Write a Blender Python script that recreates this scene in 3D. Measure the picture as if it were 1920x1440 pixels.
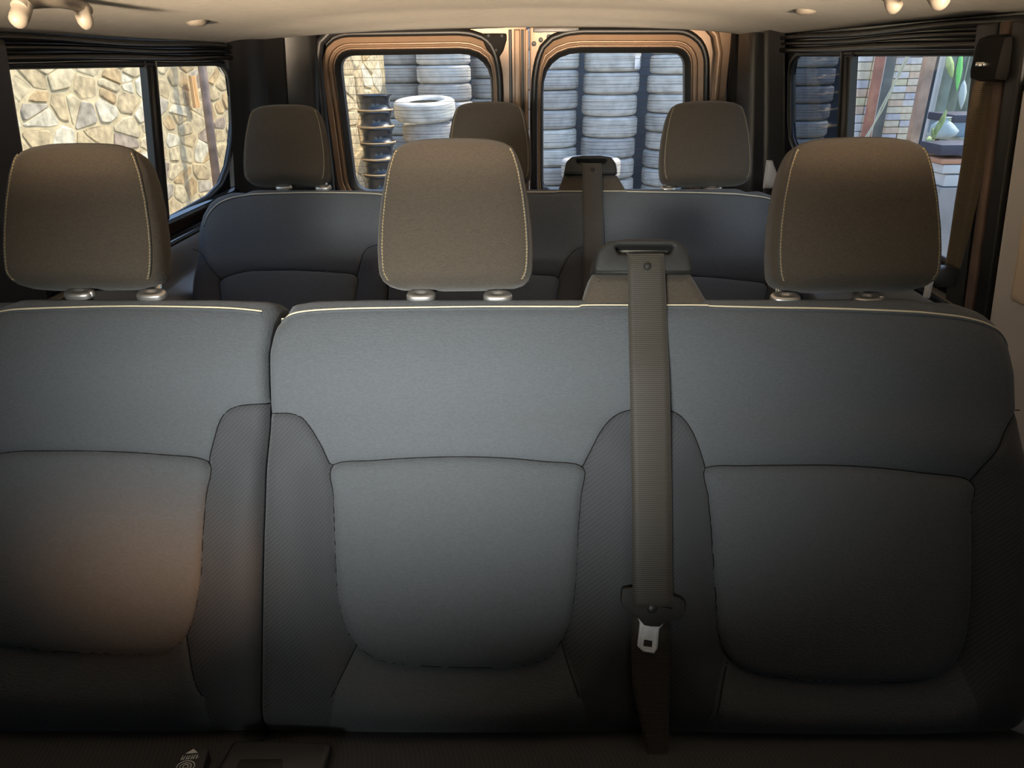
import bpy, bmesh, math, random
import numpy as np
from mathutils import Vector, Matrix
from mathutils.geometry import delaunay_2d_cdt

for o in list(bpy.data.objects):
    bpy.data.objects.remove(o)
S = bpy.context.scene
COL = S.collection
random.seed(7)

# ------------------------------------------------------------------ camera
FPX = 1331.0
CAM = np.array([0.06, 0.0, 1.86])
PITCH, YAW, ROLL = math.radians(24.6), math.radians(1.0), math.radians(0.8)
MR = Matrix.Rotation(YAW, 3, 'Z') @ Matrix.Rotation(math.pi / 2 - PITCH, 3, 'X') @ Matrix.Rotation(-ROLL, 3, 'Z')
RN = np.array(MR)
cd = bpy.data.cameras.new('camera')
cd.sensor_fit = 'HORIZONTAL'
cd.sensor_width = 36.0
cd.lens = FPX / 1920 * 36
cd.clip_start = 0.02
cam = bpy.data.objects.new('camera', cd)
COL.objects.link(cam)
cam.matrix_world = Matrix.Translation(Vector(CAM)) @ MR.to_4x4()
S.camera = cam

# ------------------------------------------------------------------ world, sun, daylight, exposure
vs = S.view_settings
vs.view_transform = 'Standard'
vs.look = 'None'
vs.gamma = 1
vs.use_curve_mapping = False
vs.exposure = 0.0
S.cycles.max_bounces = 10
S.cycles.transparent_max_bounces = 16
S.cycles.sample_clamp_indirect = 4
S.cycles.use_denoising = True

W = bpy.data.worlds.new('sky')
S.world = W
W.use_nodes = True
wn = W.node_tree
sky = wn.nodes.new('ShaderNodeTexSky')
sky.sky_type = 'NISHITA'
sky.sun_disc = False
sky.sun_elevation = math.radians(50)
sky.sun_rotation = math.radians(60)
bg = wn.nodes['Background']
wn.links.new(sky.outputs[0], bg.inputs['Color'])
bg.inputs['Strength'].default_value = 0.66

def lamp(name, kind, loc, direction, color, power, **kw):
    l = bpy.data.lights.new(name, kind)
    l.color = color
    l.energy = power
    for k, v in kw.items():
        setattr(l, k, v)
    o = bpy.data.objects.new(name, l)
    COL.objects.link(o)
    o.location = loc
    o.rotation_euler = Vector(direction).to_track_quat('-Z', 'Y').to_euler()
    return o

lamp('sun', 'SUN', (4, 4, 8), (-0.55, -0.30, -0.78), (1.0, 0.86, 0.60), 4.3, angle=math.radians(0.6))
# daylight through the windscreen, then lamps added as fill
lamp('windscreen_sky', 'AREA', (-0.36, -0.98, 1.83), (0.15, 1.0, -0.25), (0.93, 0.96, 0.93), 4.7,
     shape='RECTANGLE', size=0.36, size_y=0.22, spread=math.radians(36))
lamp('headliner_fill', 'AREA', (0.0, -0.95, 1.645), (0.0, 1.0, 0.138), (1.0, 0.77, 0.54), 7.0,
     shape='RECTANGLE', size=1.3, size_y=0.09, spread=math.radians(12))  # added lamp that brightens the headliner and the rear doors
lamp('right_fill', 'AREA', (0.76, -0.10, 1.74), (-0.55, 1.0, -0.25), (0.95, 0.90, 0.84), 0.30,
     shape='RECTANGLE', size=0.5, size_y=0.2)  # added fill for the right side, set inside the cabin
# added warm lamp inside the cabin, makes an orange patch on the left seat
lamp('left_seat_warm_fill', 'AREA', (0.74, -0.16, 1.72), (-1.19, 0.92, -0.45), (1.0, 0.45, 0.14), 0.085,
     shape='RECTANGLE', size=0.06, size_y=0.10, spread=math.radians(9))

# ------------------------------------------------------------------ helpers
def ray(x, y):
    return RN @ np.array([(x - 960) / FPX, (720 - y) / FPX, -1.0])

def hit(x, y, p0, n):
    d = ray(x, y)
    n = np.asarray(n, float)
    t = np.dot(np.asarray(p0, float) - CAM, n) / np.dot(d, n)
    return CAM + t * d

def at(x, y, Y=None, X=None, Z=None):
    if Y is not None:
        return hit(x, y, (0, Y, 0), (0, 1, 0))
    if X is not None:
        return hit(x, y, (X, 0, 0), (1, 0, 0))
    return hit(x, y, (0, 0, Z), (0, 0, 1))

def raw(name, verts, faces, mat, parent=None, smooth=True, loc=None):
    me = bpy.data.meshes.new(name)
    if loc is None and parent is not None:
        loc = ORG.get(parent.name, (0, 0, 0))
        verts = [(v[0] - loc[0], v[1] - loc[1], v[2] - loc[2]) for v in verts]
    me.from_pydata([tuple(map(float, v)) for v in verts], [], [tuple(int(i) for i in f) for f in faces])
    me.validate()
    me.update()
    if mat is not None:
        me.materials.append(mat)
    if smooth:
        for p in me.polygons:
            p.use_smooth = True
    o = bpy.data.objects.new(name, me)
    COL.objects.link(o)
    if parent is not None:
        o.parent = parent
    return o

ORG = {}
def thing(name, label, cat, loc=(0, 0, 0), group=None, kind=None):
    o = bpy.data.objects.new(name, None)
    o.empty_display_size = 0.05
    COL.objects.link(o)
    o.location = loc
    ORG[o.name] = tuple(map(float, loc))
    if label: o['label'] = label
    if cat: o['category'] = cat
    if group: o['group'] = group
    if kind: o['kind'] = kind
    return o

def sub(parent_obj, origin_of):
    """let sub-parts of a part use the same origin as the thing"""
    ORG[parent_obj.name] = ORG[origin_of.name]
    return parent_obj

def tag(o, label=None, cat=None, group=None, kind=None):
    if label: o['label'] = label
    if cat: o['category'] = cat
    if group: o['group'] = group
    if kind: o['kind'] = kind
    return o

class MB:
    def __init__(self):
        self.v, self.f = [], []
    def add(self, v, f):
        b = len(self.v)
        self.v += [tuple(map(float, p)) for p in v]
        self.f += [tuple(i + b for i in q) for q in f]
        return self
    def box(self, lo, hi, bev=0.0):
        bm = bmesh.new()
        bmesh.ops.create_cube(bm, size=1)
        for v in bm.verts:
            v.co = Vector([(lo[i] + hi[i]) / 2 + v.co[i] * (hi[i] - lo[i]) for i in range(3)])
        if bev > 0:
            bmesh.ops.bevel(bm, geom=bm.edges[:], offset=bev, segments=2, affect='EDGES', profile=0.6)
        bm.verts.index_update()
        self.add([v.co for v in bm.verts], [[v.index for v in f.verts] for f in bm.faces])
        bm.free()
        return self
    def tube(self, path, r, seg=10, closed=False, squash=None):
        P = [np.array(p, float) for p in path]
        n = len(P)
        vs_, fs = [], []
        up = None
        for i in range(n):
            a = P[(i - 1) % n] if (closed or i > 0) else P[i]
            b = P[(i + 1) % n] if (closed or i < n - 1) else P[i]
            t = b - a
            t /= (np.linalg.norm(t) + 1e-12)
            if up is None:
                h = np.array([0, 0, 1.0]) if abs(t[2]) < 0.9 else np.array([1.0, 0, 0])
                up = np.cross(t, np.cross(h, t))
            up = up - t * np.dot(up, t)
            up /= (np.linalg.norm(up) + 1e-12)
            s = np.cross(t, up)
            rr = r[i] if hasattr(r, '__len__') else r
            for k in range(seg):
                q = 2 * math.pi * k / seg
                vs_.append(P[i] + rr * (math.cos(q) * up * (squash or 1) + math.sin(q) * s))
        m = n if closed else n - 1
        for i in range(m):
            for k in range(seg):
                a, b = i * seg + k, i * seg + (k + 1) % seg
                c, d = ((i + 1) % n) * seg + (k + 1) % seg, ((i + 1) % n) * seg + k
                fs.append((a, b, c, d))
        if not closed:
            fs.append(tuple(range(seg))[::-1])
            fs.append(tuple((n - 1) * seg + k for k in range(seg)))
        return self.add(vs_, fs)
    def lathe(self, prof, seg=24, center=(0, 0, 0), closed=False):
        vs_, fs = [], []
        n = len(prof)
        for k in range(seg):
            q = 2 * math.pi * k / seg
            for r, z in prof:
                vs_.append((center[0] + r * math.cos(q), center[1] + r * math.sin(q), center[2] + z))
        for k in range(seg):
            for i in range(n if closed else n - 1):
                j = (i + 1) % n
                a, b = k * n + i, ((k + 1) % seg) * n + i
                fs.append((a, b, ((k + 1) % seg) * n + j, k * n + j))
        return self.add(vs_, fs)
    def obj(self, name, mat, parent=None, smooth=True, loc=None):
        if loc is not None:
            v = [(p[0] - loc[0], p[1] - loc[1], p[2] - loc[2]) for p in self.v]
            o = raw(name, v, self.f, mat, parent, smooth, loc=loc)
            if parent is None:
                o.location = loc
            return o
        return raw(name, self.v, self.f, mat, parent, smooth)

def auto_smooth(o, ang=40):
    me = o.data
    bm = bmesh.new()
    bm.from_mesh(me)
    for e in bm.edges:
        if len(e.link_faces) == 2:
            e.smooth = e.calc_face_angle(0) < math.radians(ang)
    bm.to_mesh(me)
    bm.free()
    return o

def copy_tree(o, parent=None):
    c = o.copy()
    COL.objects.link(c)
    if parent is not None:
        c.parent = parent
    for ch in list(o.children):
        copy_tree(ch, c)
    return c

# ---- 2D geometry
def resample(P, step, closed=True):
    P = np.asarray(P, float)
    Q = np.vstack([P, P[:1]]) if closed else P
    seg = np.linalg.norm(np.diff(Q, axis=0), axis=1)
    L = np.concatenate([[0], np.cumsum(seg)])
    n = max(3, int(round(L[-1] / step)))
    t = np.linspace(0, L[-1], n + (0 if closed else 1), endpoint=not closed)
    return np.stack([np.interp(t, L, Q[:, 0]), np.interp(t, L, Q[:, 1])], 1)

def spline(P, n=8, closed=False):
    """Catmull-Rom through the points"""
    P = [np.array(p, float) for p in P]
    m = len(P)
    out = []
    for i in range(m if closed else m - 1):
        p0 = P[(i - 1) % m] if (closed or i > 0) else P[i]
        p1, p2 = P[i], P[(i + 1) % m]
        p3 = P[(i + 2) % m] if (closed or i + 2 < m) else p2
        for k in range(n):
            t = k / n
            out.append(0.5 * ((2 * p1) + (p2 - p0) * t + (2 * p0 - 5 * p1 + 4 * p2 - p3) * t * t + (3 * p1 - p0 - 3 * p2 + p3) * t ** 3))
    if not closed:
        out.append(P[-1])
    return np.array(out)

def area2(P):
    x, y = P[:, 0], P[:, 1]
    return 0.5 * np.sum(x * np.roll(y, -1) - np.roll(x, -1) * y)

def inside(pts, P):
    pts = np.asarray(pts, float)
    r = np.zeros(len(pts), bool)
    n = len(P)
    x, y = pts[:, 0], pts[:, 1]
    for i in range(n):
        a, b = P[i], P[(i + 1) % n]
        c = (a[1] > y) != (b[1] > y)
        if c.any():
            xx = (b[0] - a[0]) * (y - a[1]) / (b[1] - a[1] + 1e-15) + a[0]
            r ^= c & (x < xx)
    return r

def dist(pts, P, closed=False):
    pts = np.asarray(pts, float)
    P = np.asarray(P, float)
    A = P if closed else P[:-1]
    B = np.roll(P, -1, 0) if closed else P[1:]
    best = np.full(len(pts), 1e9)
    for a, b in zip(A, B):
        ab = b - a
        l = ab @ ab + 1e-15
        t = np.clip(((pts - a) @ ab) / l, 0, 1)
        d = np.linalg.norm(pts - (a + t[:, None] * ab), axis=1)
        best = np.minimum(best, d)
    return best

def offset(P, d):
    """offset a closed polygon outward by d (inward when negative)"""
    P = np.asarray(P, float)
    s = 1 if area2(P) > 0 else -1
    e = np.roll(P, -1, 0) - P
    e /= (np.linalg.norm(e, axis=1)[:, None] + 1e-12)
    nrm = np.stack([e[:, 1], -e[:, 0]], 1) * s
    pn = np.roll(nrm, 1, 0)
    b = nrm + pn
    b /= (np.linalg.norm(b, axis=1)[:, None] + 1e-12)
    c = np.clip((b * nrm).sum(1), 0.35, 1)
    return P + b * (d / c)[:, None]

def rounded(P, r, n=6):
    """round the corners of a polygon; r is one radius or one per corner"""
    P = [np.array(p, float) for p in P]
    out = []
    m = len(P)
    for i in range(m):
        a, b, c = P[i - 1], P[i], P[(i + 1) % m]
        rr = r[i] if hasattr(r, '__len__') else r
        u, w = a - b, c - b
        lu, lw = np.linalg.norm(u), np.linalg.norm(w)
        u, w = u / lu, w / lw
        ang = math.acos(max(-1, min(1, float(u @ w))))
        k = min(rr / max(math.tan(ang / 2), 1e-3), lu * .48, lw * .48)
        p, q = b + u * k, b + w * k
        for j in range(n + 1):
            t = j / n
            out.append((1 - t) ** 2 * p + 2 * t * (1 - t) * b + t * t * q)
    return np.array(out)

def tri2d(loops, extra=None):
    """triangulate: first loop is the outline, the others are holes -> points, triangles, index lists of the loops"""
    pts, edges, idx = [], [], []
    for L in loops:
        b = len(pts)
        pts += [tuple(p) for p in L]
        edges += [(b + i, b + (i + 1) % len(L)) for i in range(len(L))]
        idx.append(list(range(b, b + len(L))))
    if extra is not None:
        pts += [tuple(p) for p in extra]
    r = delaunay_2d_cdt([Vector(p) for p in pts], edges, [], 0, 1e-6)
    V = np.array([tuple(v) for v in r[0]])
    F = np.array(r[2])
    c = V[F].mean(1)
    ok = inside(c, np.array(loops[0]))
    for L in loops[1:]:
        ok &= ~inside(c, np.array(L))
    F = F[ok]
    back = {}
    for ni, olds in enumerate(r[3]):
        for o_ in olds:
            back[o_] = ni
    idx = [[back[i] for i in L] for L in idx]
    return V, F, idx

def prism(outline, n0, n1, fmap, holes=(), bev=0.0, nb=3):
    """outline in (a,b); extruded n0..n1; the n1 side is bevelled; fmap(a,b,n)->xyz"""
    O = np.array(outline, float)
    if area2(O) < 0: O = O[::-1]
    H = [np.array(h, float) if area2(np.array(h, float)) > 0 else np.array(h, float)[::-1] for h in holes]
    v, f = [], []
    def loopset(k):          # k: 0 outer rim .. 1 front face
        q = k * math.pi / 2
        ins = bev * (1 - math.cos(q))
        return ins, n1 - bev + bev * math.sin(q)
    lv = [loopset(k / nb) for k in range(nb + 1)] if bev > 0 else [(0, n1)]
    inner = []
    for li, L in enumerate([O] + H):
        sg = -1 if li == 0 else 1
        base = len(v)
        m = len(L)
        rows = [(L, n0)] + [(offset(L, sg * ins), z) for ins, z in lv]
        for RR, z in rows:
            v += [fmap(p[0], p[1], z) for p in RR]
        for r_ in range(len(rows) - 1):
            for i in range(m):
                a, b = base + r_ * m + i, base + r_ * m + (i + 1) % m
                q = (a, b, b + m, a + m)
                f.append(q if li == 0 else q[::-1])
        inner.append(rows[-1][0])
    V, F, _ = tri2d(inner)
    b = len(v)
    v += [fmap(p[0], p[1], lv[-1][1]) for p in V]
    f += [tuple(b + i for i in t) for t in F]
    V, F, _ = tri2d([O] + H)
    b = len(v)
    v += [fmap(p[0], p[1], n0) for p in V]
    f += [tuple(b + i for i in t)[::-1] for t in F]
    return v, f

def weld(o, d=1e-5):
    bm = bmesh.new()
    bm.from_mesh(o.data)
    bmesh.ops.remove_doubles(bm, verts=bm.verts[:], dist=d)
    bmesh.ops.recalc_face_normals(bm, faces=bm.faces[:])
    bm.to_mesh(o.data)
    bm.free()
    return auto_smooth(o)

# ------------------------------------------------------------------ materials
def new_mat(name):
    m = bpy.data.materials.new(name)
    m.use_nodes = True
    return m, m.node_tree, m.node_tree.nodes['Principled BSDF']

def mat(name, col, rough=0.6, metal=0.0, var=0.0, vscale=8.0, bump=0.0, bscale=300.0, spec=0.5, coat=0.0, stretch=(1, 1, 1), sheen=0.0):
    m, t, b = new_mat(name)
    b.inputs['Roughness'].default_value = rough
    b.inputs['Metallic'].default_value = metal
    b.inputs['Specular IOR Level'].default_value = spec
    b.inputs['Coat Weight'].default_value = coat
    b.inputs['Sheen Weight'].default_value = sheen
    b.inputs['Base Color'].default_value = (*col, 1)
    tc = t.nodes.new('ShaderNodeTexCoord')
    mp = t.nodes.new('ShaderNodeMapping')
    mp.inputs['Scale'].default_value = stretch
    t.links.new(tc.outputs['Object'], mp.inputs['Vector'])
    if var > 0:
        n = t.nodes.new('ShaderNodeTexNoise')
        n.inputs['Scale'].default_value = vscale
        n.inputs['Detail'].default_value = 5
        t.links.new(mp.outputs[0], n.inputs['Vector'])
        r = t.nodes.new('ShaderNodeValToRGB')
        r.color_ramp.elements[0].position = 0.3
        r.color_ramp.elements[1].position = 0.7
        r.color_ramp.elements[0].color = (*[c * (1 - var) for c in col], 1)
        r.color_ramp.elements[1].color = (*[min(1, c * (1 + var)) for c in col], 1)
        t.links.new(n.outputs['Fac'], r.inputs['Fac'])
        t.links.new(r.outputs[0], b.inputs['Base Color'])
    if bump > 0:
        n = t.nodes.new('ShaderNodeTexNoise')
        n.inputs['Scale'].default_value = bscale
        n.inputs['Detail'].default_value = 2
        t.links.new(mp.outputs[0], n.inputs['Vector'])
        bp = t.nodes.new('ShaderNodeBump')
        bp.inputs['Strength'].default_value = bump
        bp.inputs['Distance'].default_value = 0.002
        t.links.new(n.outputs['Fac'], bp.inputs['Height'])
        t.links.new(bp.outputs[0], b.inputs['Normal'])
    return m

def wave_mat(name, col, col2, ks, rough=0.8, bump=0.3, mode='MULTIPLY', power=1.0, rnd=0.0):
    """weave: product (or single) of sines along the vectors ks"""
    m, t, b = new_mat(name)
    b.inputs['Roughness'].default_value = rough
    b.inputs['Specular IOR Level'].default_value = 0.25
    b.inputs['Sheen Weight'].default_value = 0.15
    tc = t.nodes.new('ShaderNodeTexCoord')
    outs = []
    for k in ks:
        d = t.nodes.new('ShaderNodeVectorMath')
        d.operation = 'DOT_PRODUCT'
        d.inputs[1].default_value = k
        t.links.new(tc.outputs['Object'], d.inputs[0])
        s = t.nodes.new('ShaderNodeMath')
        s.operation = 'SINE'
        t.links.new(d.outputs['Value'], s.inputs[0])
        mr = t.nodes.new('ShaderNodeMapRange')
        mr.inputs['From Min'].default_value = -1
        t.links.new(s.outputs[0], mr.inputs['Value'])
        outs.append(mr.outputs[0])
    o = outs[0]
    for q in outs[1:]:
        mm = t.nodes.new('ShaderNodeMath')
        mm.operation = mode
        t.links.new(o, mm.inputs[0])
        t.links.new(q, mm.inputs[1])
        o = mm.outputs[0]
    p = t.nodes.new('ShaderNodeMath')
    p.operation = 'POWER'
    t.links.new(o, p.inputs[0])
    p.inputs[1].default_value = power
    mx = t.nodes.new('ShaderNodeMix')
    mx.data_type = 'RGBA'
    mx.inputs['A'].default_value = (*col, 1)
    mx.inputs['B'].default_value = (*col2, 1)
    t.links.new(p.outputs[0], mx.inputs['Factor'])
    t.links.new(mx.outputs['Result'], b.inputs['Base Color'])
    bp = t.nodes.new('ShaderNodeBump')
    bp.inputs['Strength'].default_value = bump
    bp.inputs['Distance'].default_value = 0.0006
    t.links.new(p.outputs[0], bp.inputs['Height'])
    t.links.new(bp.outputs[0], b.inputs['Normal'])
    return m

def glass_mat(name, tint, gloss=0.06):
    m = bpy.data.materials.new(name)
    m.use_nodes = True
    t = m.node_tree
    t.nodes.clear()
    out = t.nodes.new('ShaderNodeOutputMaterial')
    tr = t.nodes.new('ShaderNodeBsdfTransparent')
    tr.inputs['Color'].default_value = (*tint, 1)
    gl = t.nodes.new('ShaderNodeBsdfGlossy')
    gl.inputs['Roughness'].default_value = 0.02
    fw = t.nodes.new('ShaderNodeLayerWeight')
    fw.inputs['Blend'].default_value = 0.5
    pw = t.nodes.new('ShaderNodeMath')
    pw.operation = 'POWER'
    pw.inputs[1].default_value = 5
    t.links.new(fw.outputs['Facing'], pw.inputs[0])
    lw = t.nodes.new('ShaderNodeMapRange')
    lw.inputs['To Min'].default_value = 0.03
    lw.inputs['To Max'].default_value = 0.6
    t.links.new(pw.outputs[0], lw.inputs['Value'])
    mx = t.nodes.new('ShaderNodeMixShader')
    t.links.new(lw.outputs[0], mx.inputs['Fac'])
    t.links.new(tr.outputs[0], mx.inputs[1])
    t.links.new(gl.outputs[0], mx.inputs[2])
    t.links.new(mx.outputs[0], out.inputs['Surface'])
    return m

TW = 2 * math.pi / 0.0021
M = dict(
    fabric=mat('seat_fabric', (0.072, 0.078, 0.084), 0.85, var=0.10, vscale=420, bump=0.55, bscale=420, spec=0.2, stretch=(0.55, 1, 1.3), sheen=0.12),
    head=mat('headrest_fabric', (0.060, 0.0475, 0.0345), 0.85, var=0.16, vscale=520, bump=0.5, bscale=520, spec=0.2, stretch=(0.45, 1, 1.5), sheen=0.12),  # brown of the warm light is put into the headrest cloth colour
    twill=wave_mat('bolster_twill', (0.040, 0.042, 0.046), (0.072, 0.075, 0.080), [(TW * .72, 0, TW * .75), (-TW * .35, 0, TW * .38)], rough=0.8, bump=0.5, power=1.6),
    thread=mat('cream_thread', (0.62, 0.54, 0.38), 0.7),
    threadg=mat('golden_thread', (0.36, 0.28, 0.15), 0.7),
    web=wave_mat('belt_webbing', (0.026, 0.023, 0.018), (0.054, 0.047, 0.038), [(0, 2 * math.pi / .0025 * math.sin(.44), 2 * math.pi / .0025 * math.cos(.44))], rough=0.55, bump=0.35),
    webbrown=wave_mat('brown_belt_webbing', (0.085, 0.06, 0.035), (0.15, 0.11, 0.065), [(0, 0, 2 * math.pi / .003)], rough=0.6, bump=0.3),
    plastic=mat('black_plastic', (0.022, 0.022, 0.023), 0.42, bump=0.12, bscale=900),
    guide=mat('dark_grey_plastic', (0.020, 0.0195, 0.018), 0.6, spec=0.3, bump=0.1, bscale=900),
    gloss=mat('gloss_black', (0.006, 0.006, 0.007), 0.13, spec=0.6),
    rubber=mat('seal_rubber', (0.010, 0.0095, 0.009), 0.45),
    satin=mat('satin_metal', (0.55, 0.53, 0.50), 0.34, metal=0.9, bump=0.05, bscale=700),
    chrome=mat('chrome', (0.85, 0.84, 0.82), 0.10, metal=1.0),
    steel=mat('stamped_steel', (0.90, 0.92, 0.96), 0.34, metal=0.2, var=0.15, vscale=120, bump=0.25, bscale=250),  # reflected brightness put into the colour, hence near white and barely metallic
    paint=mat('bronze_body_paint', (0.26, 0.165, 0.102), 0.42, metal=0.2, var=0.05, vscale=30),
    headliner=mat('headliner_cloth', (0.68, 0.645, 0.58), 0.95, var=0.04, vscale=40, bump=0.25, bscale=700, spec=0.1),
    handle=mat('beige_plastic', (0.30, 0.265, 0.22), 0.5),
    trim=mat('grey_trim_plastic', (0.055, 0.055, 0.058), 0.40, bump=0.12, bscale=800),
    sheen=mat('satin_grey_plastic', (0.15, 0.16, 0.18), 0.28),  # sky reflection put into the colour as a lighter blue grey
    matte=mat('matte_black', (0.008, 0.007, 0.006), 0.7, spec=0.15),
    rustpale=mat('weathered_brown_steel', (0.34, 0.24, 0.19), 0.75, var=0.3, vscale=14),
    darkwall=mat('dark_yard_wall', (0.08, 0.085, 0.09), 0.9, var=0.2, vscale=3),
    darktrim=mat('dark_pillar_plastic', (0.020, 0.019, 0.019), 0.36, bump=0.1, bscale=800),
    trimlt=mat('light_grey_trim_plastic', (0.56, 0.52, 0.50), 0.5, bump=0.1, bscale=800),
    beige=mat('beige_trim_cloth', (0.74, 0.58, 0.43), 0.8, bump=0.1, bscale=600),
    carpet=mat('black_carpet', (0.02, 0.02, 0.022), 0.95, bump=0.5, bscale=300),
    glass=glass_mat('clear_glass', (0.90, 0.92, 0.92)),
    tint=glass_mat('tinted_glass', (0.42, 0.44, 0.47)),
    rearglass=glass_mat('rear_glass', (0.94, 0.95, 0.95)),
    wire=mat('heater_wire', (0.10, 0.06, 0.03), 0.5),
    white=mat('white_print', (0.80, 0.80, 0.80), 0.6),
    mortar=mat('mortar', (0.60, 0.48, 0.28), 0.95, var=0.25, vscale=14, bump=0.8, bscale=40),
    concrete=mat('concrete', (0.36, 0.33, 0.31), 0.9, var=0.2, vscale=5, bump=0.4, bscale=40),
    gravel=mat('yard_ground', (0.30, 0.26, 0.20), 0.95, var=0.3, vscale=9, bump=0.6, bscale=30),
    rust=mat('rusty_steel', (0.17, 0.11, 0.085), 0.75, var=0.3, vscale=14),
    redpaint=mat('red_oxide_steel', (0.42, 0.17, 0.12), 0.65, var=0.25, vscale=10),
    brownpost=mat('faded_brown_steel', (0.46, 0.31, 0.23), 0.7, var=0.25, vscale=10),
    reflection_orange=mat('orange_reflection', (0.80, 0.46, 0.20), 0.6, var=0.25, vscale=20, stretch=(1, 1, 0.1)),
    rim=mat('black_painted_steel', (0.020, 0.022, 0.026), 0.24, spec=0.7),
    rimlip=mat('worn_rim_lip', (0.72, 0.50, 0.28), 0.45, metal=0.4, var=0.3, vscale=20),
    slate=mat('dark_board', (0.13, 0.15, 0.15), 0.6, var=0.3, vscale=5),
    tarp=mat('grey_green_tarp', (0.25, 0.28, 0.22), 0.7, var=0.35, vscale=6),
    rope=mat('pale_rope', (0.60, 0.57, 0.42), 0.8),
    leaf=mat('pale_green_leaf', (0.45, 0.55, 0.22), 0.6, var=0.3, vscale=12),
    green=mat('bright_green_plastic', (0.25, 0.72, 0.20), 0.5),
    sack=mat('pale_sack', (0.52, 0.58, 0.55), 0.8, var=0.15, vscale=10, bump=0.5, bscale=20),
    bluegrey=mat('blue_grey_plastic', (0.25, 0.31, 0.37), 0.5),
    darkbox=mat('dark_violet_plastic', (0.06, 0.055, 0.08), 0.5),
    whitebox=mat('white_carton', (0.68, 0.66, 0.64), 0.8, var=0.1, vscale=8),
    claybrick=mat('orange_clay', (0.60, 0.30, 0.18), 0.8),
    blocker_sheet=mat('grey_blocker_sheet', (0.35, 0.36, 0.38), 0.6),
)
def tyre_mat(name, c):
    return mat(name, c, 0.85, var=0.22, vscale=7, bump=0.4, bscale=90, spec=0.25)
TY = [tyre_mat('dusty_rubber', (0.58, 0.55, 0.50)), tyre_mat('grey_rubber', (0.46, 0.44, 0.41)),
      tyre_mat('pale_dusty_rubber', (0.62, 0.60, 0.54))]
STONE = [mat('stone_%s' % n, c, 0.9, var=0.38, vscale=22, bump=0.8, bscale=45) for n, c in
         (('cream', (0.60, 0.48, 0.29)), ('sand', (0.54, 0.41, 0.23)), ('ochre', (0.52, 0.36, 0.18)),
          ('grey', (0.44, 0.37, 0.27)), ('brown', (0.37, 0.28, 0.20)), ('pale', (0.68, 0.59, 0.42)))]
BRICK = [mat('brick_%s' % n, c, 0.85, var=0.12, vscale=20) for n, c in
         (('white', (0.80, 0.77, 0.75)), ('cream', (0.82, 0.72, 0.55)), ('peach', (0.80, 0.60, 0.45)),
          ('lilac', (0.64, 0.62, 0.66)), ('yellow', (0.82, 0.74, 0.48)))]

# ================================================================== VAN SHELL
TH = 0.13                                   # tumblehome of the side walls
ZW = 1.862                                  # top of the side glass
ZH = 1.908                                  # lower edge of the headliner
def wx(side, z):                            # inner surface of a side wall at height z
    return side * (0.78 + TH * (1.86 - z))
def wmap(side):
    def f(y, z, t):                         # t: distance outwards
        return (wx(side, z) + side * t, y, z)
    return f
def onwall(side, x, y, d=0.0):
    p = hit(x, y, (side * (0.78 + d), 0, 1.86), (1, 0, side * TH))
    return p[1], p[2]

def vmat_floor():
    m = MB()
    m.box((-0.95, -1.7, 0.46), (0.95, 2.62, 0.56))
    return m
tag(vmat_floor().obj('floor', M['carpet'], smooth=False), kind='structure')

# --- side walls: plates with window openings
LW = [onwall(-1, *p) for p in [(318, 413), (395, 369), (418, 345), (431, 310), (438, 270), (441, 230), (439, 180), (434, 140), (424, 124), (408, 118)]]
LEFT_OPEN = [(1.235, 1.515)] + LW + [(1.235, ZW)]
RW = [onwall(1, *p) for p in [(1505, 300), (1490, 285), (1480, 262), (1478, 230), (1478, 140), (1482, 112), (1494, 100)]]
RIGHT_OPEN = [(1.16, 1.515), (RW[0][0] - .06, 1.515)] + RW + [(1.16, ZW)]
FRONT_HOLE = [(-1.05, 1.40), (-0.45, 1.40), (-0.45, 1.82), (-0.85, 1.82)]

def open_plate(side, hole):
    outline = [(-1.6, 0.5), (2.50, 0.5), (2.50, 1.93), (-1.6, 1.93)]
    return prism(outline, 0.020, 0.0, lambda a, b, n: wmap(side)(a, b, n), holes=[hole, FRONT_HOLE])
wl = raw('wall_left', *open_plate(-1, LEFT_OPEN), M['gloss'], smooth=False)
tag(wl, kind='structure')
wr = raw('wall_right', *open_plate(1, RIGHT_OPEN), M['gloss'], smooth=False)
tag(wr, kind='structure')
for o in (wl, wr):
    weld(o)

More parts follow.
